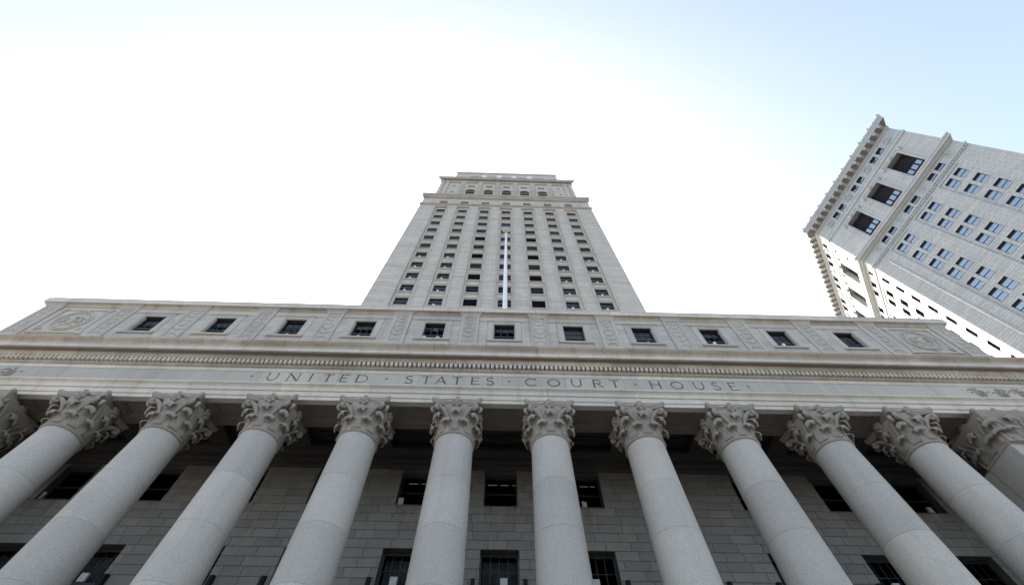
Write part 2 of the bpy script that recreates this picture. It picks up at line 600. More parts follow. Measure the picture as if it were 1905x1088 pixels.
def strokes(ch_):
    T, t, h = 0.062, 0.042, LH
    s = 0.05     # half serif
    def ser(x, z, w=s):
        return ([(x - w, z), (x + w, z)], 0.026)
    if ch_ == 'I':
        return [([(0, 0), (0, h)], T), ser(0, .013), ser(0, h - .013)]
    if ch_ == 'T':
        return [([(0, 0), (0, h)], T), ([(-.20, h - .02), (.20, h - .02)], t), ([(-.2, h - .07), (-.2, h)], .026), ([(.2, h - .07), (.2, h)], .026), ser(0, .013)]
    if ch_ == 'E':
        return [([(-.13, 0), (-.13, h)], T), ([(-.16, h - .02), (.15, h - .02)], t), ([(-.13, h * .52), (.12, h * .52)], t),
                ([(-.16, .02), (.17, .02)], t), ([(.15, h - .07), (.15, h)], .024), ([(.165, 0), (.165, .07)], .024)]
    if ch_ == 'H':
        return [([(-.19, 0), (-.19, h)], T), ([(.19, 0), (.19, h)], T), ([(-.19, h * .52), (.19, h * .52)], t),
                ser(-.19, .013), ser(.19, .013), ser(-.19, h - .013), ser(.19, h - .013)]
    if ch_ == 'N':
        return [([(-.21, 0), (-.21, h)], t), ([(.21, 0), (.21, h)], t), ([(-.21, h - .01), (.205, .01)], T), ser(-.21, .013), ser(.21, h - .013), ser(-.24, h - .013, .03)]
    if ch_ == 'A':
        return [([(-.21, 0), (0, h)], t), ([(0, h), (.21, 0)], T), ([(-.13, h * .34), (.13, h * .34)], t), ser(-.21, .013), ser(.21, .013)]
    if ch_ == 'U':
        return [([(-.19, h), (-.19, .2)] + arc(0, .2, .19, .18, 180, 360)[1:] + [(.19, h)], .052), ser(-.19, h - .013), ser(.19, h - .013)]
    if ch_ == 'C':
        return [(arc(.03, h / 2, .25, h / 2 - .025, 45, 315, 20), .055), ([(.21, h - .02), (.21, h - .13)], .026)]
    if ch_ == 'O':
        return [(arc(0, h / 2, .245, h / 2 - .025, 0, 352, 28) + [(.245, h / 2)], .055)]
    if ch_ == 'D':
        return [([(-.2, 0), (-.2, h)], T), ([(-.22, h - .02), (-.03, h - .02)] + arc(-.03, h / 2, .25, h / 2 - .02, 90, -90, 16)[1:] + [(-.22, .02)], t)]
    if ch_ == 'R':
        return [([(-.16, 0), (-.16, h)], T), ([(-.18, h - .02), (.0, h - .02)] + arc(.0, h * .745, .135, h * .235, 90, -90, 12)[1:] + [(-.16, h * .51)], t),
                ([(-.01, h * .5), (.21, .01)], T), ser(-.16, .013)]
    if ch_ == 'S':
        return [(arc(0, h * .745, .125, h * .225, 40, 250, 12) + arc(0, h * .275, .145, h * .245, 75, -150, 14), .055), ([(.1, h - .03), (.1, h - .11)], .024), ([(-.125, .03), (-.125, .12)], .024)]
    return [([(-.04, h * .52), (.04, h * .52)], .08)]


def letter_prism(mb, c, x, o0, o1, grow=0.0):
    """each stroke becomes a run of mitred quads"""
    for pts, w in strokes(c):
        w = w + grow
        P = [Vector((p[0], p[1])) for p in pts]
        L, Rr = [], []
        for i, p in enumerate(P):
            d0 = (P[i] - P[i - 1]).normalized() if i else None
            d1 = (P[i + 1] - P[i]).normalized() if i < len(P) - 1 else None
            d = (d0 + d1).normalized() if d0 and d1 else (d0 or d1)
            nn = Vector((-d.y, d.x)) * w / 2
            L.append(p + nn)
            Rr.append(p - nn)
        poly = L + Rr[::-1]
        n = len(P)
        vs = [(x + q.x, o, LZ + q.y) for o in (o0, o1) for q in poly]
        k = 2 * n
        fs = []
        for i in range(n - 1):
            a, b, c_, d_ = i, i + 1, k - 2 - i, k - 1 - i
            fs.append((a, b, c_, d_))
            fs.append((k + d_, k + c_, k + b, k + a))
        for i in range(k):
            fs.append((i, i + k, (i + 1) % k + k, (i + 1) % k))
        mb.add(vs, fs)


frieze = MB().box(-END + .1, END - .1, -0.72, 0.62, 14.81, 15.95).obj('frieze', M['mortar'], ch)
cut = MB()
for c, x in LET:
    letter_prism(cut, c, x, 0.645, 0.72, 0.006)
cutter = cut.obj('letter_cutter', M['incised'])
fj = [-END, -21.9, -19.72, -16.4, -13.1, -10.2, -6.98, -3.62, -0.05, 2.65, 5.15, 8.05, 11.0, 13.6, 16.9, 19.98, 22.4, END]
for a, b in zip(fj[:-1], fj[1:]):
    fb = MB().slab(a + 0.003, b - 0.003, 0.622, FO, 14.80, 15.735, 0.004).obj('frieze_block', M['lime'], frieze)
    if b > -11 and a < 11:
        md = fb.modifiers.new('cut', 'BOOLEAN')
        md.operation = 'DIFFERENCE'
        md.solver = 'EXACT'
        md.use_self = True
        md.object = cutter
        dg = bpy.context.evaluated_depsgraph_get()
        me2 = bpy.data.meshes.new_from_object(fb.evaluated_get(dg))
        fb.modifiers.clear()
        if len(me2.polygons) > 6:
            fb.data = me2
    MB().box(a + 0.003, b - 0.003, 0.622, FO + 0.012, 15.742, 15.945).obj('frieze_band', M['fascia'], frieze)
bpy.data.objects.remove(cutter)
for c, x in LET:
    mb = MB()
    letter_prism(mb, c, x, 0.624, 0.648)
    o = mb.obj('letter' if c != '.' else 'raised_dot', M['incised'], frieze)
    if c == '.':
        o.name = 'word_dot'


def spiral(cs, cz, r, turns, sgn, o, start=0.0, n=26, shrink=0.85):
    pts = []
    for k in range(n + 1):
        t = k / n
        a = start + sgn * t * turns * 2 * math.pi
        rr = r * (1 - shrink * t)
        pts.append((cs + rr * math.cos(a), o + 0.012 * t, cz + rr * math.sin(a)))
    return pts


for sgn, x0, x1 in ((-1, -24.9, -19.95), (1, 20.2, 24.9)):
    n = 5
    scroll = MB()
    for k in range(n):
        cx = x0 + (x1 - x0) * (k + .5) / n
        d = 1 if k % 2 else -1
        scroll.tube(spiral(cx, 15.27, .27, 1.6, d, FO + .01, start=math.pi / 2 * d), [.038 - .018 * t / 26 for t in range(27)], 6)
        scroll.tube([(cx - .5, FO + .01, 15.27 - d * .2), (cx - .25, FO + .015, 15.27 - d * .3), (cx, FO + .015, 15.27 + d * .28), (cx + .3, FO + .01, 15.27 + d * .22)], [.02, .035, .038, .02], 6)
        for a in range(5):
            an = a * 1.256
            scroll.ball((cx + .09 * math.cos(an), FO + .02, 15.27 + .09 * math.sin(an)), (.05, .035, .05), 6, 4)
            scroll.ball((cx + .40 * math.cos(an + .4), FO + .01, 15.27 + .33 * math.sin(an + .4)), (.075, .03, .04), 6, 4)
    scroll.obj('leaf_scroll', M['capital'], frieze)

# --- cornice: bed mould, dentils, corona, sima
cornice = MB().box(-END, END, -0.72, 0.66, 15.96, 16.60).obj('cornice', M['soffit'], ch)
BED = [(0.60, 15.95), (0.70, 15.95), (0.71, 15.965), (0.76, 15.985), (0.77, 16.0), (0.77, 16.09), (0.60, 16.09)]
DBACK = [(0.60, 16.095), (0.765, 16.095), (0.765, 16.30), (0.60, 16.30)]
OVO = [(0.60, 16.305), (0.90, 16.305), (0.905, 16.36), (0.93, 16.46), (0.95, 16.50), (0.95, 16.56), (0.60, 16.56)]
CORONA = [(0.60, 16.565), (1.13, 16.565), (1.13, 16.545), (1.21, 16.545), (1.21, 16.745), (1.23, 16.75), (1.23, 16.79), (0.60, 16.79)]
SIMA = [(0.60, 16.793), (1.235, 16.793), (1.25, 16.83), (1.30, 16.89), (1.36, 16.93), (1.39, 16.985), (1.41, 16.99), (1.41, 17.05), (0.43, 17.10)]


def run(prof, joints, name, mat, parent, gap=0.004, jig=0.0):
    for a, b in zip(joints[:-1], joints[1:]):
        pr = prof
        if jig:
            j = random.uniform(-jig, jig)
            pr = [(o + (j if o > 0.65 else 0), z) for o, z in prof]
        MB().prism(pr, a + gap, b - gap).obj(name, mat, parent)


def joints(step, off=0.0, jit=0.0):
    xs = [-END]
    x = -END + step * (0.3 + off)
    while x < END - .6:
        xs.append(x)
        x += step * random.uniform(1 - jit, 1 + jit)
    return xs + [END]


run(BED, joints(4.1, .2, .1), 'bed_mould', M['moulding'], cornice)
run(OVO, joints(3.3, .6, .15), 'ovolo_block', M['moulding'], cornice, jig=.003)
run(CORONA, joints(2.9, .1, .25), 'corona_block', M['fascia'], cornice, 0.005, jig=.004)
run(SIMA, joints(2.3, .5, .35), 'sima_block', M['moulding'], cornice, 0.007, jig=.006)
MB().prism(DBACK, -END, END).obj('dentil_band', M['soffit'], cornice)
den = MB()
x = -END + 0.1
while x < END - .05:
    j = random.uniform(-.004, .004)
    den.box(x - 0.058 + j, x + 0.058 + j, 0.766, 0.895, 16.10 + random.uniform(0, .006), 16.303)
    x += 0.2
stuff(den.obj('dentil_course', M['fascia'], cornice))
sof = MB()
sof.box(-END, END, 0.952, 1.128, 16.548, 16.563)
sof.obj('cornice_soffit', M['soffit'], cornice)

# --- attic storey
AW = 24.25
att_holes = [(x - .53, x + .53, 18.97, 20.43) for x in MID]
attic = MB().wall(-AW, AW, 17.0, 21.95, att_holes, 0.40, 0.0).obj('attic_wall', M['lime'], ch)
body = MB()
body.box(-AW, -AW + .4, -0.003, -14.3, 17.0, 21.95)
body.box(AW - .4, AW, -0.003, -14.3, 17.0, 21.95)
body.obj('attic_side_wall', M['lime'], ch)
MB().box(-AW + .41, AW - .41, -0.003, -14.3, 21.0, 21.35).obj('roof', M['roof'], ch)
MB().box(-AW + .5, AW - .5, -2.6, -2.4, 17.0, 20.95).obj('attic_inner_partition', M['dark'], ch)

ac = MB().box(-AW - .05, AW + .05, 0.0, 0.42, 21.72, 21.952).obj('attic_cornice', M['lime'], ch)
CAV = [(0.402, 21.165), (0.44, 21.17), (0.452, 21.20), (0.47, 21.26), (0.51, 21.31), (0.55, 21.33), (0.55, 21.36), (0.402, 21.36)]
ATOP = [(0.402, 21.362), (0.625, 21.362), (0.625, 21.34), (0.645, 21.34), (0.645, 21.66), (0.66, 21.67), (0.66, 21.71), (0.59, 21.725), (0.54, 21.80), (0.54, 21.96), (0.425, 21.96)]
PIL = [-AW + .47] + CX + [AW - .47]
PH = 0.47
for a, b in zip(PIL[:-1], PIL[1:]):
    MB().prism(CAV, a + PH + .01, b - PH - .01).obj('cavetto_block', M['moulding'], ac)
js = [-AW - .25] + [x for x in joints(3.2, .35, .3) if -AW + .8 < x < AW - .8] + [AW + .25]
for a, b in zip(js[:-1], js[1:]):
    j = random.uniform(-.012, .012)
    MB().prism([(o, z + j * (z > 21.5)) for o, z in ATOP], a + .008, b - .008).obj('coping_block', M['fascia'], ac)
for sg in (-1, 1):
    e = MB().box(sg * (AW + .004), sg * (AW + .25), 0.40, -14.3, 21.362, 21.95)
    e.obj('coping_return', M['lime'], ac)


def swag_relief(mb, cx, o, z0, z1, w):
    """stack of carved acanthus swags, urn-like stems and curls"""
    n = 6
    dz = (z1 - z0) / n
    for k in range(n):
        zc = z0 + dz * (k + .5)
        ww = w * (0.44 if k % 2 else 0.36)
        up = 1 if k % 3 else -1
        mb.tube([(cx - ww, o, zc + up * dz * .30), (cx - ww * .7, o + .01, zc - up * dz * .02), (cx, o + .012, zc - up * dz * .22),
                 (cx + ww * .7, o + .01, zc - up * dz * .02), (cx + ww, o, zc + up * dz * .30)], [.018, .036, .045, .036, .018], 6)
        for sg in (-1, 1):
            mb.ball((cx + sg * ww * .95, o + .012, zc + up * dz * .28), (.048, .045, .05), 7, 5)
            mb.tube([(cx + sg * ww * .15, o, zc - dz * .1), (cx + sg * ww * .5, o + .012, zc + dz * .14), (cx + sg * ww * .75, o + .008, zc + dz * .38)], [.012, .03, .012], 5)
        mb.ball((cx, o + .012, zc + dz * .1), (.07, .05, dz * .24), 8, 5)
    for sg in (-1, 1):
        mb.tube(spiral(cx + sg * w * .24, z0 + .16, .12, 1.3, sg, o), .022, 5)


pil_me = relief_me = cap_me = None
for x in PIL:
    if pil_me is None:
        p = MB()
        p.wall(-PH, PH, 17.05, 21.16, [(-.31, .31, 18.55, 21.05)], 0.475, 0.402)
        p.box(-.31, .31, .402, .447, 18.551, 21.049)
        pil_me = p.mesh('pilaster', M['lime'])
        rl = MB()
        swag_relief(rl, 0, .432, 18.64, 21.0, .62)
        relief_me = rl.mesh('carved_relief', M['lime'])
        cp = MB()
        cp.frustum((-PH, PH, .404, .478, 21.162), (-PH - .05, PH + .05, .404, .515, 21.25))
        cp.frustum((-PH - .05, PH + .05, .404, .515, 21.25), (-PH - .15, PH + .15, .404, .622, 21.361))
        cap_me = cp.mesh('pilaster_cap', M['lime'])
    pl = link('pilaster', pil_me, ch)
    pl.location = (x, 0, 0)
    for nm, me in (('carved_relief', relief_me), ('pilaster_cap', cap_me)):
        c = bpy.data.objects.new(nm, me)
        COL.objects.link(c)
        c.parent = pl

# attic windows
wf = MB()                                               # dark sash: two leaves, three lights wide
so = 0.235
for a, b, c, d in ((-.53, -.48, 18.97, 20.43), (.48, .53, 18.97, 20.43), (-.48, .48, 20.37, 20.43), (-.48, .48, 18.97, 19.03), (-.48, .48, 20.40, 20.429), (-.48, .48, 19.42, 19.50)):
    wf.box(a, b, so - .05, so + .05, c, d)
for x in (-.16, .16):
    wf.box(x - .018, x + .018, so - .03, so - .008, 19.03, 19.42).box(x - .018, x + .018, so - .03, so - .008, 19.50, 20.37)
wf.box(-.48, .48, so - .031, so - .007, 19.92, 19.955)
wf.box(-.525, .525, so + .051, .385, 20.405, 20.428)
wf_me = wf.mesh('window', M['frame'])
pane_me = {}


def pane(parent, x0, x1, o, z0, z1, mat, F=FRONT, key=None):
    k = (key, round(x1 - x0, 3), round(z1 - z0, 3), mat.name)
    if k not in pane_me:
        w, h = (x1 - x0) / 2, (z1 - z0) / 2
        Z = Frame((0, 0), F.a, F.n)
        pane_me[k] = MB(Z).box(-w, w, -.004, .004, -h, h).mesh('pane', mat)
    c = bpy.data.objects.new('pane', pane_me[k])
    COL.objects.link(c)
    c.parent = parent
    wp = F((x0 + x1) / 2, o, (z0 + z1) / 2)
    c.matrix_parent_inverse = Matrix.Identity(4)
    c.location = wp - parent_world(parent)
    return c


def kid(name, me, parent, loc=(0, 0, 0)):
    c = bpy.data.objects.new(name, me)
    COL.objects.link(c)
    c.parent = parent
    c.location = loc
    return c


sr = MB()
sr.wall(-.87, .87, 18.925, 20.67, [(-.60, .60, 18.925, 20.50)], 0.445, 0.401)
sr.wall(-.605, .605, 18.925, 20.505, [(-.53, .53, 18.97, 20.43)], 0.425, 0.401)
sr.box(-.90, .90, .401, .485, 20.673, 20.73)
sr_me = sr.mesh('surround', M['lime'])
sl_me = MB().prism([(.30, 18.80), (.49, 18.80), (.52, 18.83), (.52, 18.92), (.30, 18.922)], -.86, .86).mesh('sill', M['lime'])
bl_me = MB().box(-.47, .47, .13, .15, 0, 1.0).mesh('blind', M['blind'])
BLINDS = {0: .5, 1: .45, 2: .55, 3: .35, 4: .2, 5: .28, 6: .75, 7: .85, 8: .35, 9: .9, 10: .6}
for i, x in enumerate(MID):
    w = link('window', wf_me, ch)
    w.location = (x, 0, 0)
    kid('surround', sr_me, w)
    kid('sill', sl_me, w)
    for a, b in ((-.48, -.178), (-.142, .142), (.178, .48)):
        for c, d in ((19.03, 19.42), (19.50, 19.92), (19.955, 20.37)):
            p = bpy.data.objects.new('pane', None)
            bpy.data.objects.remove(p)
            k = ('att', round(b - a, 3), round(d - c, 3))
            if k not in pane_me:
                pane_me[k] = MB().box(-(b - a) / 2, (b - a) / 2, -.004, .004, -(d - c) / 2, (d - c) / 2).mesh('pane', M['glass'])
            kid('pane', pane_me[k], w, ((a + b) / 2, -so, (c + d) / 2))
    if BLINDS[i]:
        h = BLINDS[i]
        b = kid('blind', bl_me, w, (0, 0, 20.40 - h))
        b.scale = (1, 1, h)

# attic facing stones beside and under each window
stone_me = {}


def stone_block(parent, s0, s1, z0, z1, ob, of, mat, name='stone', c=0.012):
    w, h = round((s1 - s0), 3), round((z1 - z0), 3)
    k = (w, h, round(of - ob, 3), mat.name, c)
    if k not in stone_me:
        stone_me[k] = MB().slab(-w / 2, w / 2, ob - of, 0, -h / 2, h / 2, c).mesh(name, mat)
    return kid(name, stone_me[k], parent, ((s0 + s1) / 2, -of, (z0 + z1) / 2))


acs = MB()
for i, x in enumerate(MID):
    zs = [18.5 + k * 0.417 for k in range(6)]
    for k in range(5):
        for a, b in ((x - 1.8 + PH + .004, x - .874), (x + .874, x + 1.8 - PH - .004)):
            stone_block(attic, a + .003, b - .003, zs[k] + .003, zs[k + 1] - .003, .401, .428 + random.uniform(-.002, .002), M['lime'], c=.007)
    acs.slab(x - 1.325, x + 1.325, .401, .43, 20.74, 21.155, .006)
    acs.slab(x - 1.325, x - .004, .401, .43, 17.12, 18.49, .006).slab(x + .004, x + 1.325, .401, .43, 17.12, 18.49, .006)
    acs.slab(x - .86, x + .86, .401, .428, 18.50, 18.795, .006)
stuff(acs.obj('facing_course', M['lime'], attic))

# end medallion panels
for sg in (-1, 1):
    cx = sg * 21.78
    md = MB()
    z0, z1, hw = 18.58, 21.05, 1.42
    md.box(cx - hw, cx + hw, .402, .425, z0, z1)
    a = 1.22
    for q in ((-a, a, 20.78, 20.92), (-a, a, 18.66, 18.80), (-a, -a + .13, 18.80, 20.78), (a - .13, a, 18.80, 20.78)):
        md.box(cx + q[0], cx + q[1], .425, .475, q[2], q[3])
    for ex in (-1, 1):
        for ez in (18.63, 20.72):
            md.box(cx + ex * 1.17 - .14, cx + ex * 1.17 + .14, .426, .485, ez, ez + .22)
    mo = md.obj('medallion_panel', M['lime'], ch)
    rg = MB()
    for rr, tr in ((.84, .055), (.70, .035)):
        rg.tube([(cx + rr * math.cos(R(t)) * .98, .435, 19.79 + rr * math.sin(R(t))) for t in range(0, 361, 10)], tr, 8)
    rg.obj('wreath_ring', M['lime'], mo)
    eg = MB()                                           # low carved bird-like relief filling the disc
    eg.ball((cx, .43, 19.75), (.17, .10, .30), 10, 6)
    eg.ball((cx + .05, .45, 20.10), (.10, .09, .10), 8, 5)
    for s2 in (-1, 1):
        for k in range(4):
            eg.tube([(cx + s2 * .1, .43, 19.92 - k * .07), (cx + s2 * (.34 + .05 * k), .45, 20.06 - k * .12), (cx + s2 * (.52 - .03 * k), .43, 19.98 - k * .17)], [.03, .05, .02], 6)
        eg.tube([(cx + s2 * .06, .43, 19.5), (cx + s2 * .22, .44, 19.35), (cx + s2 * .36, .43, 19.38)], [.03, .04, .02], 6)
        eg.tube([(cx + s2 * 1.05, .43, 18.9), (cx + s2 * .9, .45, 19.0), (cx + s2 * .95, .43, 19.2)], [.03, .06, .02], 6)
        eg.tube([(cx + s2 * .35, .43, 20.68), (cx + s2 * .1, .45, 20.74), (cx - s2 * .05, .43, 20.68)], [.02, .05, .02], 6)
    eg.obj('carved_emblem', M['lime'], mo)

# --- portico back wall
BW = -3.35
up_h = [(x - .69, x + .69, 12.49, 14.08) for x in MID]
lo_h = [(x - .71, x + .71, 7.4, 10.63) for x in MID]
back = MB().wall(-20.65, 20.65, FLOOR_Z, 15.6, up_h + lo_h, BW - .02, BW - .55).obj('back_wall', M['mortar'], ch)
CH_, CL_ = 0.3635, 0.94
cand = []
k = 0
z = 3.71
while z < 14.2:
    x = -20.6 - (CL_ / 2 if k % 2 else 0) + random.uniform(-.06, .06)
    while x < 20.6:
        L = CL_ * random.choice((1, 1, 1, 1, 1.35, .75))
        segs = [(max(x, -20.62), min(x + L, 20.62))]
        for h in up_h + lo_h:
            if h[2] < z + CH_ * .5 < h[3]:
                ns_ = []
                for a, b in segs:
                    if b <= h[0] or a >= h[1]:
                        ns_.append((a, b))
                    else:
                        if a < h[0]:
                            ns_.append((a, h[0]))
                        if b > h[1]:
                            ns_.append((h[1], b))
                segs = ns_
        for a, b in segs:
            if b - a > .06:
                cand.append((a, b, z, z + CH_))
        x += L
    z += CH_
    k += 1


def stone_rank(q):
    xc, zc = (q[0] + q[1]) / 2, (q[2] + q[3]) / 2
    d = math.hypot(xc, 16.3, zc)
    vis = 0 if (9.35 < zc < 13.6) else 50
    return d / (q[1] - q[0]) ** .5 + vis


cand.sort(key=stone_rank)
rest = MB()
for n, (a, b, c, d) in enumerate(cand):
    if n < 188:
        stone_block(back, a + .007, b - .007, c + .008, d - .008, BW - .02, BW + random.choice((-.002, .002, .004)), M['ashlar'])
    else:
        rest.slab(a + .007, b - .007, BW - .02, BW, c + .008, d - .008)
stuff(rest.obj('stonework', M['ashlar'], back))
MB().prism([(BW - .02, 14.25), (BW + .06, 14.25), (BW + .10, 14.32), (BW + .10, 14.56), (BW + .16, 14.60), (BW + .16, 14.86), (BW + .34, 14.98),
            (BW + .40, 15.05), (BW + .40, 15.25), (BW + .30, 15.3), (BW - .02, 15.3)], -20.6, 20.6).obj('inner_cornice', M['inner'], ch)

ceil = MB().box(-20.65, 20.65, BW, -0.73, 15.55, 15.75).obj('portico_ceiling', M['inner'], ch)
for x in CX:
    MB().box(x - .45, x + .45, BW + .01, -0.735, 15.0, 15.548).obj('ceiling_beam', M['inner'], ceil)
for x in MID:
    cf = MB()
    for k in range(2):
        a = 1.3 - k * .14
        z0 = 15.42 + k * .05
        o0, o1 = -2.75 + k * .14, -0.95 - k * .14
        cf.box(x - a, x + a, o0, o0 + .12, z0, 15.549).box(x - a, x + a, o1 - .12, o1, z0, 15.549)
        cf.box(x - a, x - a + .12, o0 + .12, o1 - .12, z0, 15.549).box(x + a - .12, x + a, o0 + .12, o1 - .12, z0, 15.549)
    for a in range(8):
        cf.ball((x + .2 * math.cos(a * .785), -1.85 + .2 * math.sin(a * .785), 15.5), (.12, .12, .06), 6, 4)
    cf.ball((x, -1.85, 15.48), .1, 8, 5)
    cf.obj('ceiling_coffer', M['inner'], ceil)

# inner rooms behind the portico wall: dark, with lit ceiling tubes
rm = MB()
rm.box(-20.5, 20.5, BW - 4.2, BW - 4.0, 7.0, 15.5)
rm.box(-20.5, 20.5, BW - 4.0, BW - .56, 14.7, 14.8)
rm.box(-20.5, 20.5, BW - 4.0, BW - .56, 11.2, 11.3)
rm.obj('inner_room', M['dark'], ch)
tube_me = MB().box(-.5, .5, -.03, .03, -.03, .03).mesh('ceiling_light', M['lamp'])
for i in (3, 4, 5, 6):
    for dx, ln in ((-.36, .42), (.18, .36), (.62, .22)):
        t = kid('ceiling_light', tube_me, ch)
        t.parent = ch
        t.matrix_parent_inverse = Matrix.Translation(-Vector(ch.location))
        t.location = (MID[i] + dx + random.uniform(-.05, .05), -BW + 1.15, 14.42)
        t.scale = (ln, .5, .22)

fo = BW - .36
uw = MB()
for a, b, c, d in ((-.69, -.64, 12.49, 14.08), (.64, .69, 12.49, 14.08), (-.64, .64, 14.01, 14.08), (-.64, .64, 12.49, 12.55), (-.64, .64, 13.22, 13.29)):
    uw.box(a, b, fo - .05, fo + .05, c, d)
uw_me = uw.mesh('window', M['frame'])
lw_ = MB()
for a, b, c, d in ((-.71, -.65, 7.4, 10.63), (.65, .71, 7.4, 10.63), (-.65, .65, 10.52, 10.63), (-.65, .65, 7.4, 7.47), (-.65, .65, 9.30, 9.42)):
    lw_.box(a, b, fo - .06, fo + .06, c, d)
for x in (-.325, 0, .325):
    lw_.box(x - .014, x + .014, fo - .035, fo - .008, 7.47, 9.30).box(x - .014, x + .014, fo - .035, fo - .008, 9.42, 10.52)
lw_.box(-.65, .65, fo - .036, fo - .007, 9.95, 9.98).box(-.65, .65, fo - .036, fo - .007, 8.4, 8.43)
lw_me = lw_.mesh('window', M['frame'])
def pmesh(w, h, mat):
    k = ('pm', round(w, 3), round(h, 3), mat.name)
    if k not in pane_me:
        pane_me[k] = MB().box(-w / 2, w / 2, -.004, .004, -h / 2, h / 2).mesh('pane', mat)
    return pane_me[k]


br_me = MB().prism([(BW - .02, 8.95), (BW + .16, 8.98), (BW + .18, 9.02), (BW + .18, 9.46), (BW + .10, 9.50), (BW - .02, 9.50)], -.065, .065).mesh('shutter_bracket', M['iron'])
cu = MB()
n = 24
cu.add([(-.63 + 1.26 * k / n, .02 * math.sin(k * 1.9), zz) for zz in (9.42, 10.5) for k in range(n + 1)],
       [(k, k + 1, n + 2 + k, n + 1 + k) for k in range(n)], True)
cu_me = cu.mesh('curtain', M['curtain'], solid=.01)
for i, x in enumerate(MID):
    w = link('window', uw_me, ch)
    w.location = (x, 0, 0)
    for c, d in ((12.55, 13.22), (13.29, 14.01)):
        kid('pane', pmesh(1.28, d - c, M['glass']), w, (0, -fo, (c + d) / 2))
    w = link('window', lw_me, ch)
    w.location = (x, 0, 0)
    for a, b in ((-.65, -.339), (-.311, -.014), (.014, .311), (.339, .65)):
        for c, d in ((7.47, 8.4), (8.43, 9.30), (9.42, 9.95), (9.98, 10.52)):
            kid('pane', pmesh(b - a, d - c, M['glass']), w, ((a + b) / 2, -fo, (c + d) / 2))
    if i in (4, 5, 0, 1, 3, 8):
        kid('curtain', cu_me, w, (0, -fo + .22, 0))
    for sg in (-1, 1):
        kid('bracket', br_me, w, (sg * .92, 0, 0))

# portico floor and blind lower mass, end pavilions
MB().wall(-END, -20.66, GZ, 13.985, [], .66, -12.0).obj('end_pavilion', M['lime'], ch)
MB().wall(20.66, END, GZ, 13.985, [], .66, -12.0).obj('end_pavilion', M['lime'], ch)
MB().box(-END + .1, END - .1, -0.735, -12.0, 15.9, 17.0).obj('upper_floor_slab', M['lime'], ch)

for sg in (-1, 1):
    MB().box(sg * 20.66, sg * (END - .02), -.735, -12.0, 13.99, 15.89).obj('end_pavilion_attic', M['lime'], ch)
MB().box(-END, END, -12.01, -12.4, GZ, 20.9).obj('rear_wall', M['lime'], ch)

# ------------------------------------------------------------------ capital (carved acanthus), one mesh for the round columns, one for the square piers
CAPH = 1.59


def leaf(mb, ang, r_at, z0, h, width, reach, nseg=11, across=8, curl=1.0, center=None, zb=None):
    """acanthus leaf hugging the bell, its tip curled outward"""
    prof = [(0.015, 0.0), (0.02, .16), (0.03, .34), (0.045, .52), (0.08, .70), (0.15, .85), (0.28, .97), (0.43, 1.0), (0.55, .95), (0.58, .85), (0.50, .77)]
    vs, fs = [], []
    for i, (ro, zz) in enumerate(prof):
        t = i / (len(prof) - 1)
        wd = width * (0.80 + .35 * math.sin(min(1, t * 1.55) * math.pi) ** 1) * (1.0 if t < .66 else 1 - (t - .66) * .62)
        lob = 1 + .06 * math.cos(t * math.pi * 9)
        wd *= lob
        for k in range(across + 1):
            u = k / across * 2 - 1
            aa = ang + u * wd / 2 / .86
            rr = r_at(aa) + ro * reach / .58 + .017 * math.cos(u * math.pi * 4) * (1 - .6 * t) - .03 * u * u * t * (1 if t > .4 else 0)
            zr = z0 + zz * h - (.10 * u * u * h if t > .6 else 0) - .02 * abs(u) * h
            vs.append((rr * math.sin(aa), rr * math.cos(aa), zr))
    m_ = across + 1
    for i in range(len(prof) - 1):
        for k in range(across):
            fs.append((i * m_ + k, i * m_ + k + 1, (i + 1) * m_ + k + 1, (i + 1) * m_ + k))
    mb.add(vs, fs, True)


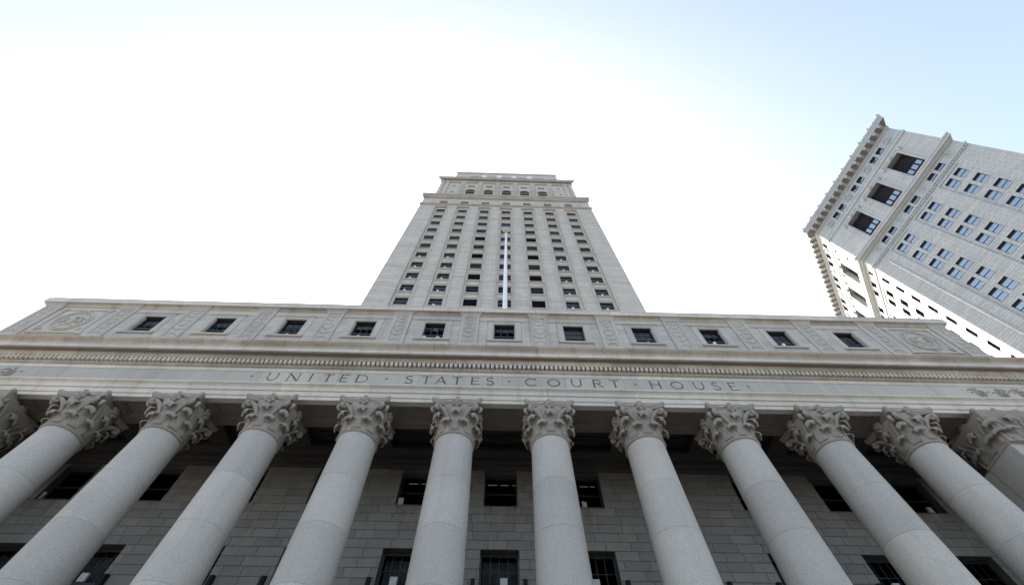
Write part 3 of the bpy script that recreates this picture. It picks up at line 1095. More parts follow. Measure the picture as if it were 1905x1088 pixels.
def make_capital(square):
    half = .83
    if square:
        def base_r(a):
            return half / max(abs(math.cos(a)), abs(math.sin(a)))
    else:
        def base_r(a):
            return .70
    LOC = Frame((0, 0), (1, 0), (0, -1))
    lv = MB(LOC)
    if square:
        lows, ups = [], []
        for q in range(4):
            b = q * math.pi / 2
            lows += [b - .40, b + .40, b + math.pi / 4]
            ups += [b, b + math.pi / 4]
        rf = lambda a: min(base_r(a), 1.02)
    else:
        lows = [R(22.5 + 45 * k) for k in range(8)]
        ups = [R(45 * k) for k in range(8)]
        rf = lambda a: .695
    for a in lows:
        leaf(lv, a, rf, 0.0, .56, .46, .27)
    for a in ups:
        corner = abs(math.sin(2 * a)) > .5
        leaf(lv, a, lambda q: rf(q) + .03, .12, .84 if corner else .98, .42, .34 if corner else .25)
    # helices and corner leaves under the abacus
    leaves = lv.mesh('capital_leaf', M['capital'], solid=.034)
    sb = MB(LOC)
    for q in range(4):
        for sg in (-1, 1):
            a0 = q * math.pi / 2 + math.pi / 4 - sg * .44
            ac_ = q * math.pi / 2 + math.pi / 4
            pts = []
            for t in range(9):
                u = t / 8
                a = a0 + (ac_ - sg * .06 - a0) * u ** 1.2
                rr = rf(a0) + .05 + (1.12 - rf(a0) - .05) * u ** 1.6
                pts.append((rr * math.sin(a), rr * math.cos(a), .58 + .66 * (1 - (1 - u) ** 1.5)))
            # roll the volute up at the corner
            e = Vector(pts[-1])
            out = Vector((math.sin(ac_), math.cos(ac_), 0))
            side = Vector((math.cos(ac_), -math.sin(ac_), 0)) * sg
            for t in range(1, 17):
                an = t / 16 * 2.2 * math.pi
                r_ = .115 * (1 - t / 20)
                c_ = e + Vector((0, 0, -.115))
                p = c_ + out * (r_ * math.sin(an)) + Vector((0, 0, r_ * math.cos(an))) - side * (.045 - .012 * t / 16)
                pts.append(tuple(p))
            sb.tube(pts, [.06 + .03 * min(1, k / 5) for k in range(9)] + [.082 - .003 * k for k in range(16)], 8)
        # fleuron
        a = q * math.pi / 2
        for (h_, r_, z_, w_) in ((.0, .80, 1.34, .0), ):
            rr = .90
            fx, fy = rr * math.sin(a), rr * math.cos(a)
            tx, ty = math.cos(a), -math.sin(a)
            for du, dz, rad in ((0, .02, .12), (-.12, .09, .09), (.12, .09, .09), (-.11, -.07, .085), (.11, -.07, .085), (0, .19, .09), (0, -.17, .085)):
                sb.ball((fx + tx * du, fy + ty * du, 1.40 + dz), (rad, rad, rad * 1.1), 8, 5)
            sb.tube([((.80) * math.sin(a), (.80) * math.cos(a), .98), ((.84) * math.sin(a), (.84) * math.cos(a), 1.15), ((.86) * math.sin(a), (.86) * math.cos(a), 1.32)], [.05, .045, .05], 7)
    stalks = sb.mesh('stalk', M['capital'])
    # bell and concave-sided abacus
    bb = MB(LOC)
    bell = [(0.0, .72), (.10, .70), (.5, .72), (.9, .76), (1.15, .84), (1.36, .92)]
    if square:
        n = 32
        vs, fs = [], []
        for z_, r_ in bell:
            for k in range(n):
                a = 2 * math.pi * k / n
                d = (r_ + .11) / max(abs(math.cos(a)), abs(math.sin(a)))
                vs.append((d * math.sin(a), d * math.cos(a), z_))
        for i in range(len(bell) - 1):
            for k in range(n):
                fs.append((i * n + k, i * n + (k + 1) % n, (i + 1) * n + (k + 1) % n, (i + 1) * n + k))
        bb.add(vs, fs + [tuple(range(n)), tuple((len(bell) - 1) * n + k for k in range(n))])
    else:
        bb.lathe([(r_, z_) for z_, r_ in bell], 0, 0, 40)

    def aba(hc, hm, cut_):
        pts = []
        for q in range(4):
            a = q * math.pi / 2
            ca, sa = math.cos(a), math.sin(a)
            for k in range(9):
                u = -1 + 2 * k / 8
                x_ = u * (hc - cut_)
                y_ = hm + (hc - hm) * abs(u) ** 2.0
                pts.append((x_ * ca + y_ * sa, -x_ * sa + y_ * ca))
        return pts
    lay = [(1.36, aba(.93, .70, .08)), (1.40, aba(.96, .74, .07)), (1.455, aba(.965, .745, .07)), (1.47, aba(.985, .77, .065)), (1.57, aba(1.0, .80, .06)), (1.592, aba(.995, .79, .06))]
    n = len(lay[0][1])
    vs = [(x_, y_, z_) for z_, pp in lay for x_, y_ in pp]
    fs = [(i * n + k, i * n + (k + 1) % n, (i + 1) * n + (k + 1) % n, (i + 1) * n + k) for i in range(len(lay) - 1) for k in range(n)]
    fs += [tuple(range(n))[::-1], tuple((len(lay) - 1) * n + k for k in range(n))]
    bb.add(vs, fs)
    bellm = bb.mesh('bell', M['capital'])
    bm = bmesh.new()
    for me in (bellm, leaves, stalks):
        bm.from_mesh(me)
    me = bpy.data.meshes.new('capital')
    bm.to_mesh(me)
    bm.free()
    me.materials.append(M['capital'])
    for x_ in (bellm, leaves, stalks):
        bpy.data.meshes.remove(x_)
    return me


cap_round = make_capital(False)
cap_square = make_capital(True)
NECK = 12.40
JZ = [1.75, 3.50, 5.23, 6.98, 8.745, 10.48, 12.36]


def shaft_r(z):
    t = max(0, (z - 1.2) / (12.36 - 1.2))
    return .86 - .155 * t ** 1.35


drum_me = []
for a, b in zip([1.2] + JZ[:-1], JZ):
    pr = [(shaft_r(a) - .004, a + .002), (shaft_r(a), a + .006), (shaft_r(a + .02), a + .02)]
    for k in range(1, 6):
        zz = a + .02 + (b - a - .04) * k / 6
        pr.append((shaft_r(zz), zz))
    pr += [(shaft_r(b - .02), b - .02), (shaft_r(b), b - .006), (shaft_r(b) - .004, b - .002)]
    drum_me.append(MB().lathe(pr, 0, 0, 56).mesh('drum', M['column']))
cb = MB()
cb.lathe([(.838, 1.2)] + [(shaft_r(1.2 + 11.16 * k / 12) - .02, 1.2 + 11.16 * k / 12) for k in range(1, 13)] + [(.66, 12.41)], 0, 0, 40)
cb.lathe([(.82, .86), (.98, .90), (1.03, .98), (.98, 1.05), (.90, 1.08), (.90, 1.11), (.96, 1.15), (.92, 1.20), (.86, 1.205)], 0, 0, 40)
cb.box(-1.12, 1.12, -1.12, 1.12, .60, .86)
col_me = cb.mesh('column', M['column'])
ring_me = MB().lathe([(.66, 12.36), (.70, 12.362), (.715, 12.375), (.725, 12.385), (.755, 12.40), (.768, 12.43), (.755, 12.46), (.725, 12.475), (.66, 12.48)], 0, 0, 56, close=True).mesh('neck_ring', M['capital'])
for i in range(1, 11):
    c = link('column', col_me, ch)
    c.location = (CX[i], 0, 0)
    for me in drum_me:
        d = kid('drum', me, c)
        d.rotation_euler = (0, 0, random.uniform(0, 6.28))
    kid('neck_ring', ring_me, c)
    kid('capital', cap_round, c, (0, 0, 12.40))
for i in (0, 11):
    pm = MB().box(-.80, .80, -3.3, .66, .6, 12.41).mesh('pier', M['column'])
    c = link('pier', pm, ch)
    c.location = (CX[i], 0, 0)
    for a, b in zip([.9] + JZ[:-1], JZ):
        kid('pier_block', MB().box(-.85, .85, -.70, .70, a + .005, b - .005).mesh('pier_block', M['column']), c)
    kid('neck_band', MB().frustum((-.85, .85, -.7, .7, 12.362), (-.88, .88, -.73, .73, 12.40)).box(-.88, .88, -.73, .73, 12.401, 12.47).mesh('neck_band', M['capital']), c)
    kid('capital', cap_square, c, (0, 0, 12.40))

# ------------------------------------------------------------------ tower
tw = thing('tower', 'tall pale stone tower with seven columns of windows rising behind the courthouse roof', 'tower', (0.1, 32, GZ))
TC, TY, TH = 0.1, 14.46, 17.5
TF = Frame((TC, TY), (1, 0), (0, -1))
TX = [(k - 3) * 4.33 for k in range(7)]
STRIP = 1.22
RZ = [50.0 + 3.73 * k for k in range(11)]
holes = [(x - STRIP, x + STRIP, 22.0, 89.3) for x in TX]
MB(TF).wall(-TH, TH, GZ, 90.3, holes, 0, -.32).obj('shaft_wall', M['tower'], tw)
th = []
for x in TX:
    for z in RZ:
        th.append((x - .86, x + .86, z - 1.0, z + 1.0))
rec = MB(TF)
for x in TX:
    rec.wall(x - STRIP, x + STRIP, 22.0, 89.3, [(x - .86, x + .86, z - 1.0, z + 1.06) for z in RZ], -.25, -.80)
rec.obj('recessed_bay_wall', M['tower_trim'], tw)
st = MB(TF)
for x in TX:
    st.box(x - STRIP - .12, x - STRIP, -.02, .15, 22, 89.3).box(x + STRIP, x + STRIP + .12, -.02, .15, 22, 89.3)
    st.box(x - STRIP - .12, x + STRIP + .12, -.02, .15, 89.302, 89.45)
st.obj('bay_moulding', M['tower_trim'], tw)
sp_me = MB(Frame((0, 0), (1, 0), (0, -1)))
for z in (-.16, -.62, -1.22):
    pass
spm = MB(Frame((0, 0), (1, 0), (0, -1)))
spm.box(-.98, .98, -.119, .03, -.17, 0).box(-.92, .92, -.119, -.02, -1.42, -1.32).box(-.92, .92, -.119, -.02, -.62, -.52).box(-.84, .84, -.119, -.07, -1.30, -.64)
spandrel_me = spm.mesh('spandrel', M['tower_trim'])
# side and back walls of the shaft
MB(TF).box(-TH, -TH + .4, -.302, -35, GZ, 90.3).box(TH - .4, TH, -.302, -35, GZ, 90.3).box(-TH + .4, TH - .4, -34.6, -35, GZ, 90.3).obj('side_wall', M['tower'], tw)
MB(TF).box(-TH + .42, TH - .42, -3.4, -3.2, 44, 90).obj('inner_core', M['dark'], tw)
flr = MB(TF)
for z in RZ:
    flr.box(-TH + .42, TH - .42, -3.19, -.82, z + 1.35, z + 1.5)
flr.obj('floor_slab', M['dark'], tw)

fr = MB(Frame((0, 0), (1, 0), (0, -1)))
for a, b, c, d in ((-.86, -.78, -1, 1), (.78, .86, -1, 1), (-.78, .78, .90, 1.06), (-.78, .78, -1, -.92), (-.78, .78, -.06, .06)):
    fr.box(a, b, -.27, -.17, c, d)
tw_win = fr.mesh('window', M['frame'])
cz = MB(Frame((0, 0), (1, 0), (0, -1))).box(-.05, .05, -.26, -.18, -.9, .9).mesh('mullion', M['frame'])
tp = MB(Frame((0, 0), (1, 0), (0, -1))).box(-.78, .78, -.225, -.215, -.42, .42).mesh('pane', M['glass'])
tb = MB(Frame((0, 0), (1, 0), (0, -1))).box(-.77, .77, -.42, -.40, -1, 0).mesh('blind', M['blind'])
tl = MB(Frame((0, 0), (1, 0), (0, -1))).box(-.72, .72, -.75, -.67, -.05, .05).mesh('ceiling_light', M['lamp'])
bp_me = MB(Frame((0, 0), (1, 0), (0, -1))).box(-.855, .855, -.165, -.155, -.98, 1.04).mesh('blank_panel', M['black'])
ORD = ['leftmost', 'second', 'third', 'middle', 'fifth', 'sixth', 'rightmost']
FLO = ['lowest', 'second', 'third', 'fourth', 'fifth', 'sixth', 'seventh']
cup = MB(Frame((0, 0), (1, 0), (0, -1)))
cup.lathe([(.13, 0), (.16, .05), (.17, .22), (.12, .33), (.05, .36)], 0, 0, 12)
cup_me = cup.mesh('white_object', M['white'])
rnd = random.Random(3)
for i, x in enumerate(TX):
    for j, z in enumerate(RZ):
        w = kid('window', tw_win, tw)
        w.matrix_parent_inverse = Matrix.Translation(-Vector(tw.location))
        w.location = TF(x, -.13, z)
        kid('pane', tp, w, (0, 0, .48))
        kid('pane', tp, w, (0, 0, -.48))
        if i == 3:
            kid('mullion', cz, w)
        if i in (0, 1, 5, 6):
            h = rnd.choice((.7, .9, .9, 1.1, 1.2))
            b = kid('blind', tb, w, (0, 0, .9))
            b.scale = (1, 1, h)
        elif i in (2, 4):
            if j in (0, 2, 4, 6):
                kid('blank_panel', bp_me, w)
            if (j % 2 == 1 and j < 9) or j in (8, 9, 10):
                kid('ceiling_light', tl, w, (0, 0, .30 if j < 8 else -.3))
        elif rnd.random() < .4:
            b = kid('blind', tb, w, (0, 0, .9))
            b.scale = (1, 1, rnd.uniform(.3, .8))
        s_ = kid('spandrel', spandrel_me, w, (0, 0, -1.0))
        if i in (0, 1, 5, 6) and j < 5 and not (i == 0 and j == 0):
            o = link('white_object', cup_me)
            o.location = TF(x - .10, -.19, z - 1.0)
            tag(o, 'small white rounded object on the sill, %s tower window column, %s row above the roof' % (ORD[i], FLO[j]), 'ornament', 'white objects on tower sills')

# string course, frieze storey and main cornice of the tower
MB(TF).prism([(-.3, 90.302), (.05, 90.302), (.14, 90.45), (.26, 90.5), (.28, 91.0), (.18, 91.2), (-.3, 91.25)], -TH, TH, 1, 1).obj('string_course', M['tower_band'], tw)
fh = [(x - .8, x + .8, 91.9, 93.5) for x in TX]
MB(TF).wall(-TH, TH, 91.252, 95.0, fh, -.02, -.6).obj('frieze_storey_wall', M['tower'], tw)
for x in TX:
    w = MB(TF).wall(x - .8, x + .8, 91.9, 93.5, [(x - .7, x - .04, 92.0, 93.4), (x + .04, x + .7, 92.0, 93.4)], -.42, -.50).obj('window', M['frame'], tw)
    for a, b in ((x - .7, x - .04), (x + .04, x + .7)):
        MB(TF).box(a, b, -.465, -.455, 92.0, 93.4).obj('pane', M['glass'], w)
for k in range(8):
    pn = MB(TF)
    x = (k - 3.5) * 4.33
    pn.wall(x - 1.1, x + 1.1, 91.9, 93.6, [(x - .9, x + .9, 92.1, 93.4)], .03, -.02)
    if k in (0, 1, 6, 7):
        pn.ball((x, .0, 92.75), (.45, .08, .4), 10, 5)
    pn.obj('frieze_panel', M['tower_trim'], tw)
MB(TF).prism([(-.6, 95.0), (.0, 95.0), (.08, 95.1), (.30, 95.15), (.30, 95.7), (.42, 95.75), (.42, 96.6), (.55, 96.65), (.55, 97.5), (.2, 97.8), (-.9, 98.0)], -TH, TH, 1, 1).obj('main_cornice', M['tower_band'], tw)

# belvedere stage with five arched bays
T2 = Frame((TC, 15.25), (1, 0), (0, -1))
W2 = 16.0
ax = [(k - 2) * 4.2 for k in range(5)]
h2 = [(x - .78, x + .78, 108.25, 109.55) for x in ax] + [(x - 1.05, x + 1.05, 98.5, 104.7) for x in ax] + \
     [(s_ * 12.55 - .35, s_ * 12.55 + .35, z0, z0 + .75) for s_ in (-1, 1) for z0 in (103.3, 108.6)]
MB(T2).wall(-W2, W2, 97.5, 113.2, h2, 0, -.9).obj('belvedere_wall', M['tower'], tw)
for x in ax:
    sg = MB(T2)
    pts = [(x + 1.05 * math.cos(R(a)), 104.7 + 1.05 * math.sin(R(a))) for a in range(0, 181, 15)]
    # arch head: dark lunette recess built as a proud archivolt around an inset half disc
    vs = [(p[0], o, p[1]) for o in (.02, -.02) for p in pts]
    n = len(pts)
    sg.add(vs, [tuple(range(n)), tuple(range(n, 2 * n))[::-1]] + [(i, i + n, i + n + 1, i + 1) for i in range(n - 1)] + [(0, n - 1, 2 * n - 1, n)])
    arch_o = sg.obj('arch_head', M['iron'], tw)
    av = MB(T2)
    av.tube([(x + 1.18 * math.cos(R(a)), .04, 104.7 + 1.18 * math.sin(R(a))) for a in range(0, 181, 12)], .13, 6)
    av.obj('archivolt', M['tower_trim'], arch_o)
    w = MB(T2).wall(x - 1.05, x + 1.05, 98.5, 104.7, [(x - .95, x - .05, 98.6, 104.6), (x + .05, x + .95, 98.6, 104.6)], -.35, -.45).obj('window', M['iron'], tw)
    for a, b in ((x - .95, x - .05), (x + .05, x + .95)):
        MB(T2).box(a, b, -.405, -.395, 98.6, 104.6).obj('pane', M['glass'], w)
    w = MB(T2).wall(x - .78, x + .78, 108.25, 109.55, [(x - .7, x - .04, 108.33, 109.47), (x + .04, x + .7, 108.33, 109.47)], -.45, -.55).obj('window', M['frame'], tw)
    for a, b in ((x - .7, x - .04), (x + .04, x + .7)):
        MB(T2).box(a, b, -.505, -.495, 108.33, 109.47).obj('pane', M['glass'], w)
for s_ in (-1, 1):
    for z0 in (103.3, 108.6):
        MB(T2).box(s_ * 12.55 - .35, s_ * 12.55 + .35, -.5, -.4, z0, z0 + .75).obj('window', M['frame'], tw)
pil2 = MB(T2)
for k in range(6):
    x = (k - 2.5) * 4.2
    pil2.lathe([(.62, 98), (.62, 111.2), (.75, 111.4), (.75, 111.8)], x, -.18, 20)
for s_ in (-1, 1):
    pil2.box(s_ * 14.3 - .35, s_ * 14.3 + .35, .002, .25, 98, 111.8)
    pil2.box(s_ * 15.6 - .35, s_ * 15.6 + .35, .002, .25, 98, 111.8)
pil2.obj('engaged_column', M['tower'], tw)
MB(T2).prism([(-.9, 111.8), (.30, 111.8), (.34, 112.1), (.34, 112.6), (.22, 112.62), (.22, 113.2), (-.9, 113.2)], -W2, W2, 1, 1).obj('belvedere_band', M['tower_trim'], tw)
MB(T2).prism([(-.9, 113.202), (.55, 113.202), (.85, 113.3), (.85, 113.8), (1.0, 114.2), (-.9, 114.4)], -W2, W2, 1, 1).obj('belvedere_cornice', M['tower_band'], tw)
md_ = MB(T2)
for k in range(-19, 20):
    md_.box(k * .82 - .2, k * .82 + .2, .345, .80, 112.75, 113.2)
md_.obj('modillion_course', M['tower_band'], tw)
MB(T2).box(-W2, -W2 + .4, -.902, -33, 97.5, 114.3).box(W2 - .4, W2, -.902, -33, 97.5, 114.3).box(-W2 + .4, W2 - .4, -32.6, -33, 97.5, 114.3).obj('belvedere_side_wall', M['tower'], tw)
MB(T2).box(-W2 + .42, W2 - .42, -1.3, -32.5, 113.0, 114.2).obj('terrace', M['roof'], tw)
MB(T2).box(-W2 + .42, W2 - .42, -3.3, -3.1, 97.6, 112.9).obj('inner_core', M['dark'], tw)
MB(TF).box(-TH + .42, TH - .42, -1.0, -34.5, 97.0, 97.6).obj('terrace', M['roof'], tw)

# top lantern stage with open loggia and four free columns
T3 = Frame((TC, 16.2), (1, 0), (0, -1))
W3 = 13.6
MB(T3).wall(-W3, W3, 114.4, 126.2, [(-9.9, 9.9, 115.5, 122.9), (-12.0, -11.3, 118, 122.6), (11.3, 12.0, 118, 122.6)], 0, -.9).obj('loggia_wall', M['tower'], tw)
MB(T3).box(-9.9, 9.9, -3.2, -3.0, 114.5, 123.5).obj('loggia_back', M['loggia_shade'], tw)
MB(T3).box(-W3, -W3 + .4, -.902, -27, 114.4, 126.2).box(W3 - .4, W3, -.902, -27, 114.4, 126.2).box(-W3 + .4, W3 - .4, -26.6, -27, 114.4, 126.2).obj('loggia_side_wall', M['tower'], tw)
lc = MB(Frame((0, 0), (1, 0), (0, -1))).lathe([(.75, 115.5), (.62, 115.8), (.58, 121.8), (.72, 122.1), (.80, 122.7), (.80, 122.89)], 0, 0, 20).mesh('loggia_column', M['white'])
for k in range(4):
    o = kid('loggia_column', lc, tw)
    o.matrix_parent_inverse = Matrix.Translation(-Vector(tw.location))
    o.location = T3((k - 1.5) * 4.0, -.25, 0)
MB(T3).prism([(-.9, 126.2), (.05, 126.2), (.2, 126.4), (.25, 126.9), (-.9, 127.2)], -W3, W3, 1, 1).obj('loggia_cornice', M['tower_band'], tw)
MB(T3).box(-W3 + .3, W3 - .3, -.95, -26.5, 126.0, 127.0).obj('loggia_roof', M['roof'], tw)

# ------------------------------------------------------------------ office building on the right
C0 = Vector((72.117, 21.405, 0))
aA, aB = R(164.0), R(34.0)
dA = Vector((math.sin(aA), math.cos(aA), 0))
dB = Vector((math.sin(aB), math.cos(aB), 0))
nA = Vector((-dA.y, dA.x, 0))
nA = nA if nA.dot(-C0) > 0 else -nA
nB = Vector((-dB.y, dB.x, 0))
nB = nB if nB.dot(-C0) > 0 else -nB
FA = Frame(C0, dA, nA)
FB = Frame(C0, dB, nB)
M['office'] = stone('office_granite_a', (0.47, 0.49, 0.465), 0.01, (0.40, 0.41, 0.385), 0.4, streak=0.14, coursing=((dA.x, dA.y, 0), 1.3, .46, .24), dark=(.30, .30, .28), bands=0.2)
M['officeB'] = stone('office_granite_b', (0.47, 0.49, 0.465), 0.01, (0.40, 0.41, 0.385), 0.4, streak=0.14, coursing=((dB.x, dB.y, 0), 1.3, .46, .24), dark=(.30, .30, .28), bands=0.2)
M['office_trim'] = stone('office_terracotta_trim', (0.46, 0.47, 0.45), 0.05, (0.34, 0.32, 0.29), 0.5, streak=0.2)
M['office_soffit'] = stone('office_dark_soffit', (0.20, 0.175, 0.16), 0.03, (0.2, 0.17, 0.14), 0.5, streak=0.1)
ob = thing('office_building', 'grey granite high-rise with paired windows and heavy crested cornice, right of the tower', 'building', (C0.x + 14, C0.y - 4, GZ))


def kidw(name, me, wp):
    o = kid(name, me, ob)
    o.matrix_parent_inverse = Matrix.Translation(-Vector(ob.location))
    o.location = wp
    return o


LA, LB = 24.5, 36.0
ZT = 103.0
PA = [6.33, 12.60, 18.88]                               # pair centres on face A
PB = [6.7, 13.7, 20.8, 27.8]
FZ = [79.1 - 3.66 * k for k in range(14)]               # window heads
OPZ = (85.5, 92.9)


def facade(F, L, pairs, mat, single, nfloors, ww, gap, opw, gl):
    main, rec = [], []
    for c in pairs:
        main.append((c - 2.25, c + 2.25, FZ[nfloors - 1] - 3.2, 79.75))
        main.append((c - opw, c + opw, OPZ[0], OPZ[1]))
        for sg in (-1, 1):
            x0 = c + sg * (gap / 2 + ww / 2)
            main.append((x0 - ww / 2, x0 + ww / 2, 81.45, 82.95))
            main.append((x0 - ww / 2, x0 + ww / 2, 96.1, 97.95))
    small = []
    if single:
        for z in FZ[:nfloors]:
            small.append((1.55, 2.5, z - 2.15, z))
        small += [(2.1, 2.9, 81.5, 82.9), (2.0, 2.8, 96.1, 97.9), (1.9, 2.7, 92.8, 93.6), (1.9, 2.7, 88.8, 89.6), (1.9, 2.7, 86.0, 86.6)]
    MB(F).wall(0, L, GZ, ZT, main + small, 0, -.9).obj('facade_wall', mat, ob)
    win = {}

    def mk(w, h, big):
        k = (round(w, 2), round(h, 2), big)
        if k not in win:
            Z = Frame((0, 0), F.a, F.n)
            f = MB(Z)
            t = .07
            ht = -h * .16
            hb = -h * .55
            for a, b, c, d in ((-w / 2, -w / 2 + t, -h, 0), (w / 2 - t, w / 2, -h, 0), (-w / 2 + t, w / 2 - t, ht, 0), (-w / 2 + t, w / 2 - t, -h, -h + t),
                               (-w / 2 + t, w / 2 - t, hb - .05, hb + .05)):
                f.box(a, b, -.05, .05, c, d)
            e = big - .015                                  # dark metal lining of the opening
            for a, b, c, d in ((-w / 2 + .002, -w / 2 + .03, -h, 0), (w / 2 - .03, w / 2 - .002, -h, 0), (-w / 2 + .03, w / 2 - .03, -.03, -.002)):
                f.box(a, b, .051, e, c, d)
            u = MB(Z).box(-w / 2 + t, w / 2 - t, -.006, .006, hb + .05, ht)
            l = MB(Z).box(-w / 2 + t, w / 2 - t, -.006, .006, -h + t, hb - .05)
            b_ = MB(Z).box(-w / 2 + t, w / 2 - t, -.12, -.10, -h * .55, ht)
            win[k] = (f.mesh('window', M['blue_frame']), u.mesh('pane', gl), l.mesh('pane', gl), b_.mesh('blind', M['blind']))
        return win[k]

    def put(s, ztop, w, h, depth, lining):
        f, u, l, b_ = mk(w, h, lining)
        o = kidw('window', f, F(s, -depth, ztop))
        kid('pane', u, o)
        kid('pane', l, o)
        if random.random() < .3:
            kid('blind', b_, o)

    for c in pairs:
        hs = []
        for z in FZ[:nfloors]:
            for sg in (-1, 1):
                x0 = c + sg * (gap / 2 + ww / 2)
                hs.append((x0 - ww / 2, x0 + ww / 2, z - 2.15, z))
                put(x0, z, ww, 2.15, .64 if single else .47, .50 if single else .33)
        MB(F).wall(c - 2.25, c + 2.25, FZ[nfloors - 1] - 3.2, 79.75, hs, -.14, -.92).obj('window_bay', mat, ob)
        Z = Frame((0, 0), F.a, F.n)
        sl = MB(Z).box(-ww / 2 - .05, ww / 2 + .05, -.139, -.06, -2.30, -2.152).mesh('window_sill', M['office_trim'])
        for z in FZ[:nfloors]:
            for sg in (-1, 1):
                kidw('window_sill', sl, F(c + sg * (gap / 2 + ww / 2), 0, z))
        for zt, h in ((82.95, 1.5), (97.95, 1.85)):
            for sg in (-1, 1):
                put(c + sg * (gap / 2 + ww / 2), zt, ww, h, .40, .40)
        # tall opening: iron screen above, windows below, deep soffit
        z0, z1 = OPZ
        scr = MB(F)
        D = 1.25
        scr.box(c - opw, c - opw + .25, -D - .1, -D, z0, z1).box(c + opw - .25, c + opw, -D - .1, -D, z0, z1)
        scr.box(c - opw + .25, c + opw - .25, -D - .1, -D, z0 + 3.6, z1)
        scr.box(c - opw + .25, c + opw - .25, -D - .1, -D + .02, z0, z0 + .4).box(c - opw + .25, c + opw - .25, -D - .1, -D + .05, z0 + 1.75, z0 + 2.1)
        for q in (-.55, .55):
            scr.box(c + q - .14, c + q + .14, -D - .1, -D + .04, z0 + .4, z0 + 3.6)
        for q in (-.95, 0, .95):
            scr.wall(c + q - .42, c + q + .42, z0 + 4.1, z1 - .5, [(c + q - .3, c + q + .3, z0 + 4.3, z1 - .7)], -D + .06, -D - .01)
        sc_o = scr.obj('iron_screen', M['iron'], ob)
        for a, b in ((c - opw + .25, c - .69), (c - .41, c + .41), (c + .69, c + opw - .25)):
            for p0, p1 in ((z0 + .4, z0 + 1.75), (z0 + 2.1, z0 + 3.6)):
                MB(F).box(a, b, -D - .06, -D - .05, p0, p1).obj('pane', gl, sc_o)
        # reveal behind the wall slab
        rv = MB(F)
        rv.box(c - opw - .3, c - opw, -.902, -D - .12, z0 - .3, z1 + .3).box(c + opw, c + opw + .3, -.902, -D - .12, z0 - .3, z1 + .3)
        rv.box(c - opw, c + opw, -.902, -D - .12, z1, z1 + .3).box(c - opw, c + opw, -.902, -D - .12, z0 - .3, z0)
        rv.obj('opening_reveal', M['office_soffit'], sc_o)
        # surround fillets and keystone scroll
        sf = MB(F)
        for a in (c - opw - .35, c + opw + .25):
            sf.box(a, a + .10, .001, .07, z0, z1 + .6)
        for a in (c - opw - 1.05, c + opw + .95):
            sf.box(a, a + .10, .001, .05, z0, z1 + .6)
        sf.box(c - opw - .3, c + opw + .3, .001, .08, z1 + .50, z1 + .62)
        for q in (-opw - .7, opw + .7):
            sf.tube([(c + q, .02, z1 - .6), (c + q, .16, z1 + .1), (c + q, .10, z1 + .7)], [.14, .20, .14], 7)
        sf.tube([(c, .02, z1 - .1), (c, .22, z1 + .35), (c, .12, z1 + .8)], [.2, .28, .2], 7)
        sf.obj('opening_surround', M['office_trim'], ob)
    if single:
        for (a, b, z0, z1) in small:
            put((a + b) / 2, z1, b - a, z1 - z0, .45, .45)
    # round wreath reliefs between the attic windows
    cs = [pairs[0] - 3.1] + [(p + q) / 2 for p, q in zip(pairs[:-1], pairs[1:])] + [pairs[-1] + 3.1]
    for c in cs:
        if c < .9 or c > L - .9:
            continue
        wr = MB(F)
        wr.tube([(c + .62 * math.cos(R(a)), .05, 97.05 + .78 * math.sin(R(a))) for a in range(0, 361, 20)], .14, 7)
        wr.ball((c, .04, 97.05), (.36, .14, .45), 9, 6)
        for q in (-1, 1):
            wr.tube([(c + q * .5, .04, 98.0), (c + q * .75, .06, 97.5), (c + q * .62, .05, 96.3)], [.06, .1, .05], 6)
        wr.obj('wreath_relief', M['office_trim'], ob)
        pr = MB(F)
        pr.wall(c - .55, c + .55, 81.4, 83.0, [(c - .42, c + .42, 81.53, 82.87)], .05, .001)
        pr.tube([(c + .25 * math.cos(R(a)), .03, 82.2 + .35 * math.sin(R(a))) for a in range(0, 361, 30)], .06, 6)
        pr.obj('panel_relief', M['office_trim'], ob)


facade(FA, LA, PA, M['office'], False, 12, 1.36, .56, 1.6, M['sky_glass'])
facade(FB, LB, PB, M['officeB'], True, 9, 1.36, .95, 1.6, M['glass'])

# horizontal courses run round both faces; interior corner angle mitre
mit = math.tan(R((180 - 130) / 2.0))


def band(prof, name, mat, ext=1.0):
    for F, L in ((FA, LA), (FB, LB)):
        mb = MB(F)
        n_ = len(prof)
        vs = [(-mit * o, o, z) for o, z in prof] + [(L + ext * max(0, o), o, z) for o, z in prof]
        fs = [(i, (i + 1) % n_, n_ + (i + 1) % n_, n_ + i) for i in range(n_)] + [tuple(range(n_))[::-1], tuple(range(n_, 2 * n_))]
        mb.add(vs, fs)
        mb.obj(name, mat, ob)


def beads(F, L, step, w, h, o0, o1, z, name, mat, big=None):
    mb = MB(F)
    s_ = step * .5
    while s_ < L:
        mb.box(s_ - w / 2, s_ + w / 2, o0, o1, z, z + h)
        s_ += step
    return mb.obj(name, mat, ob)


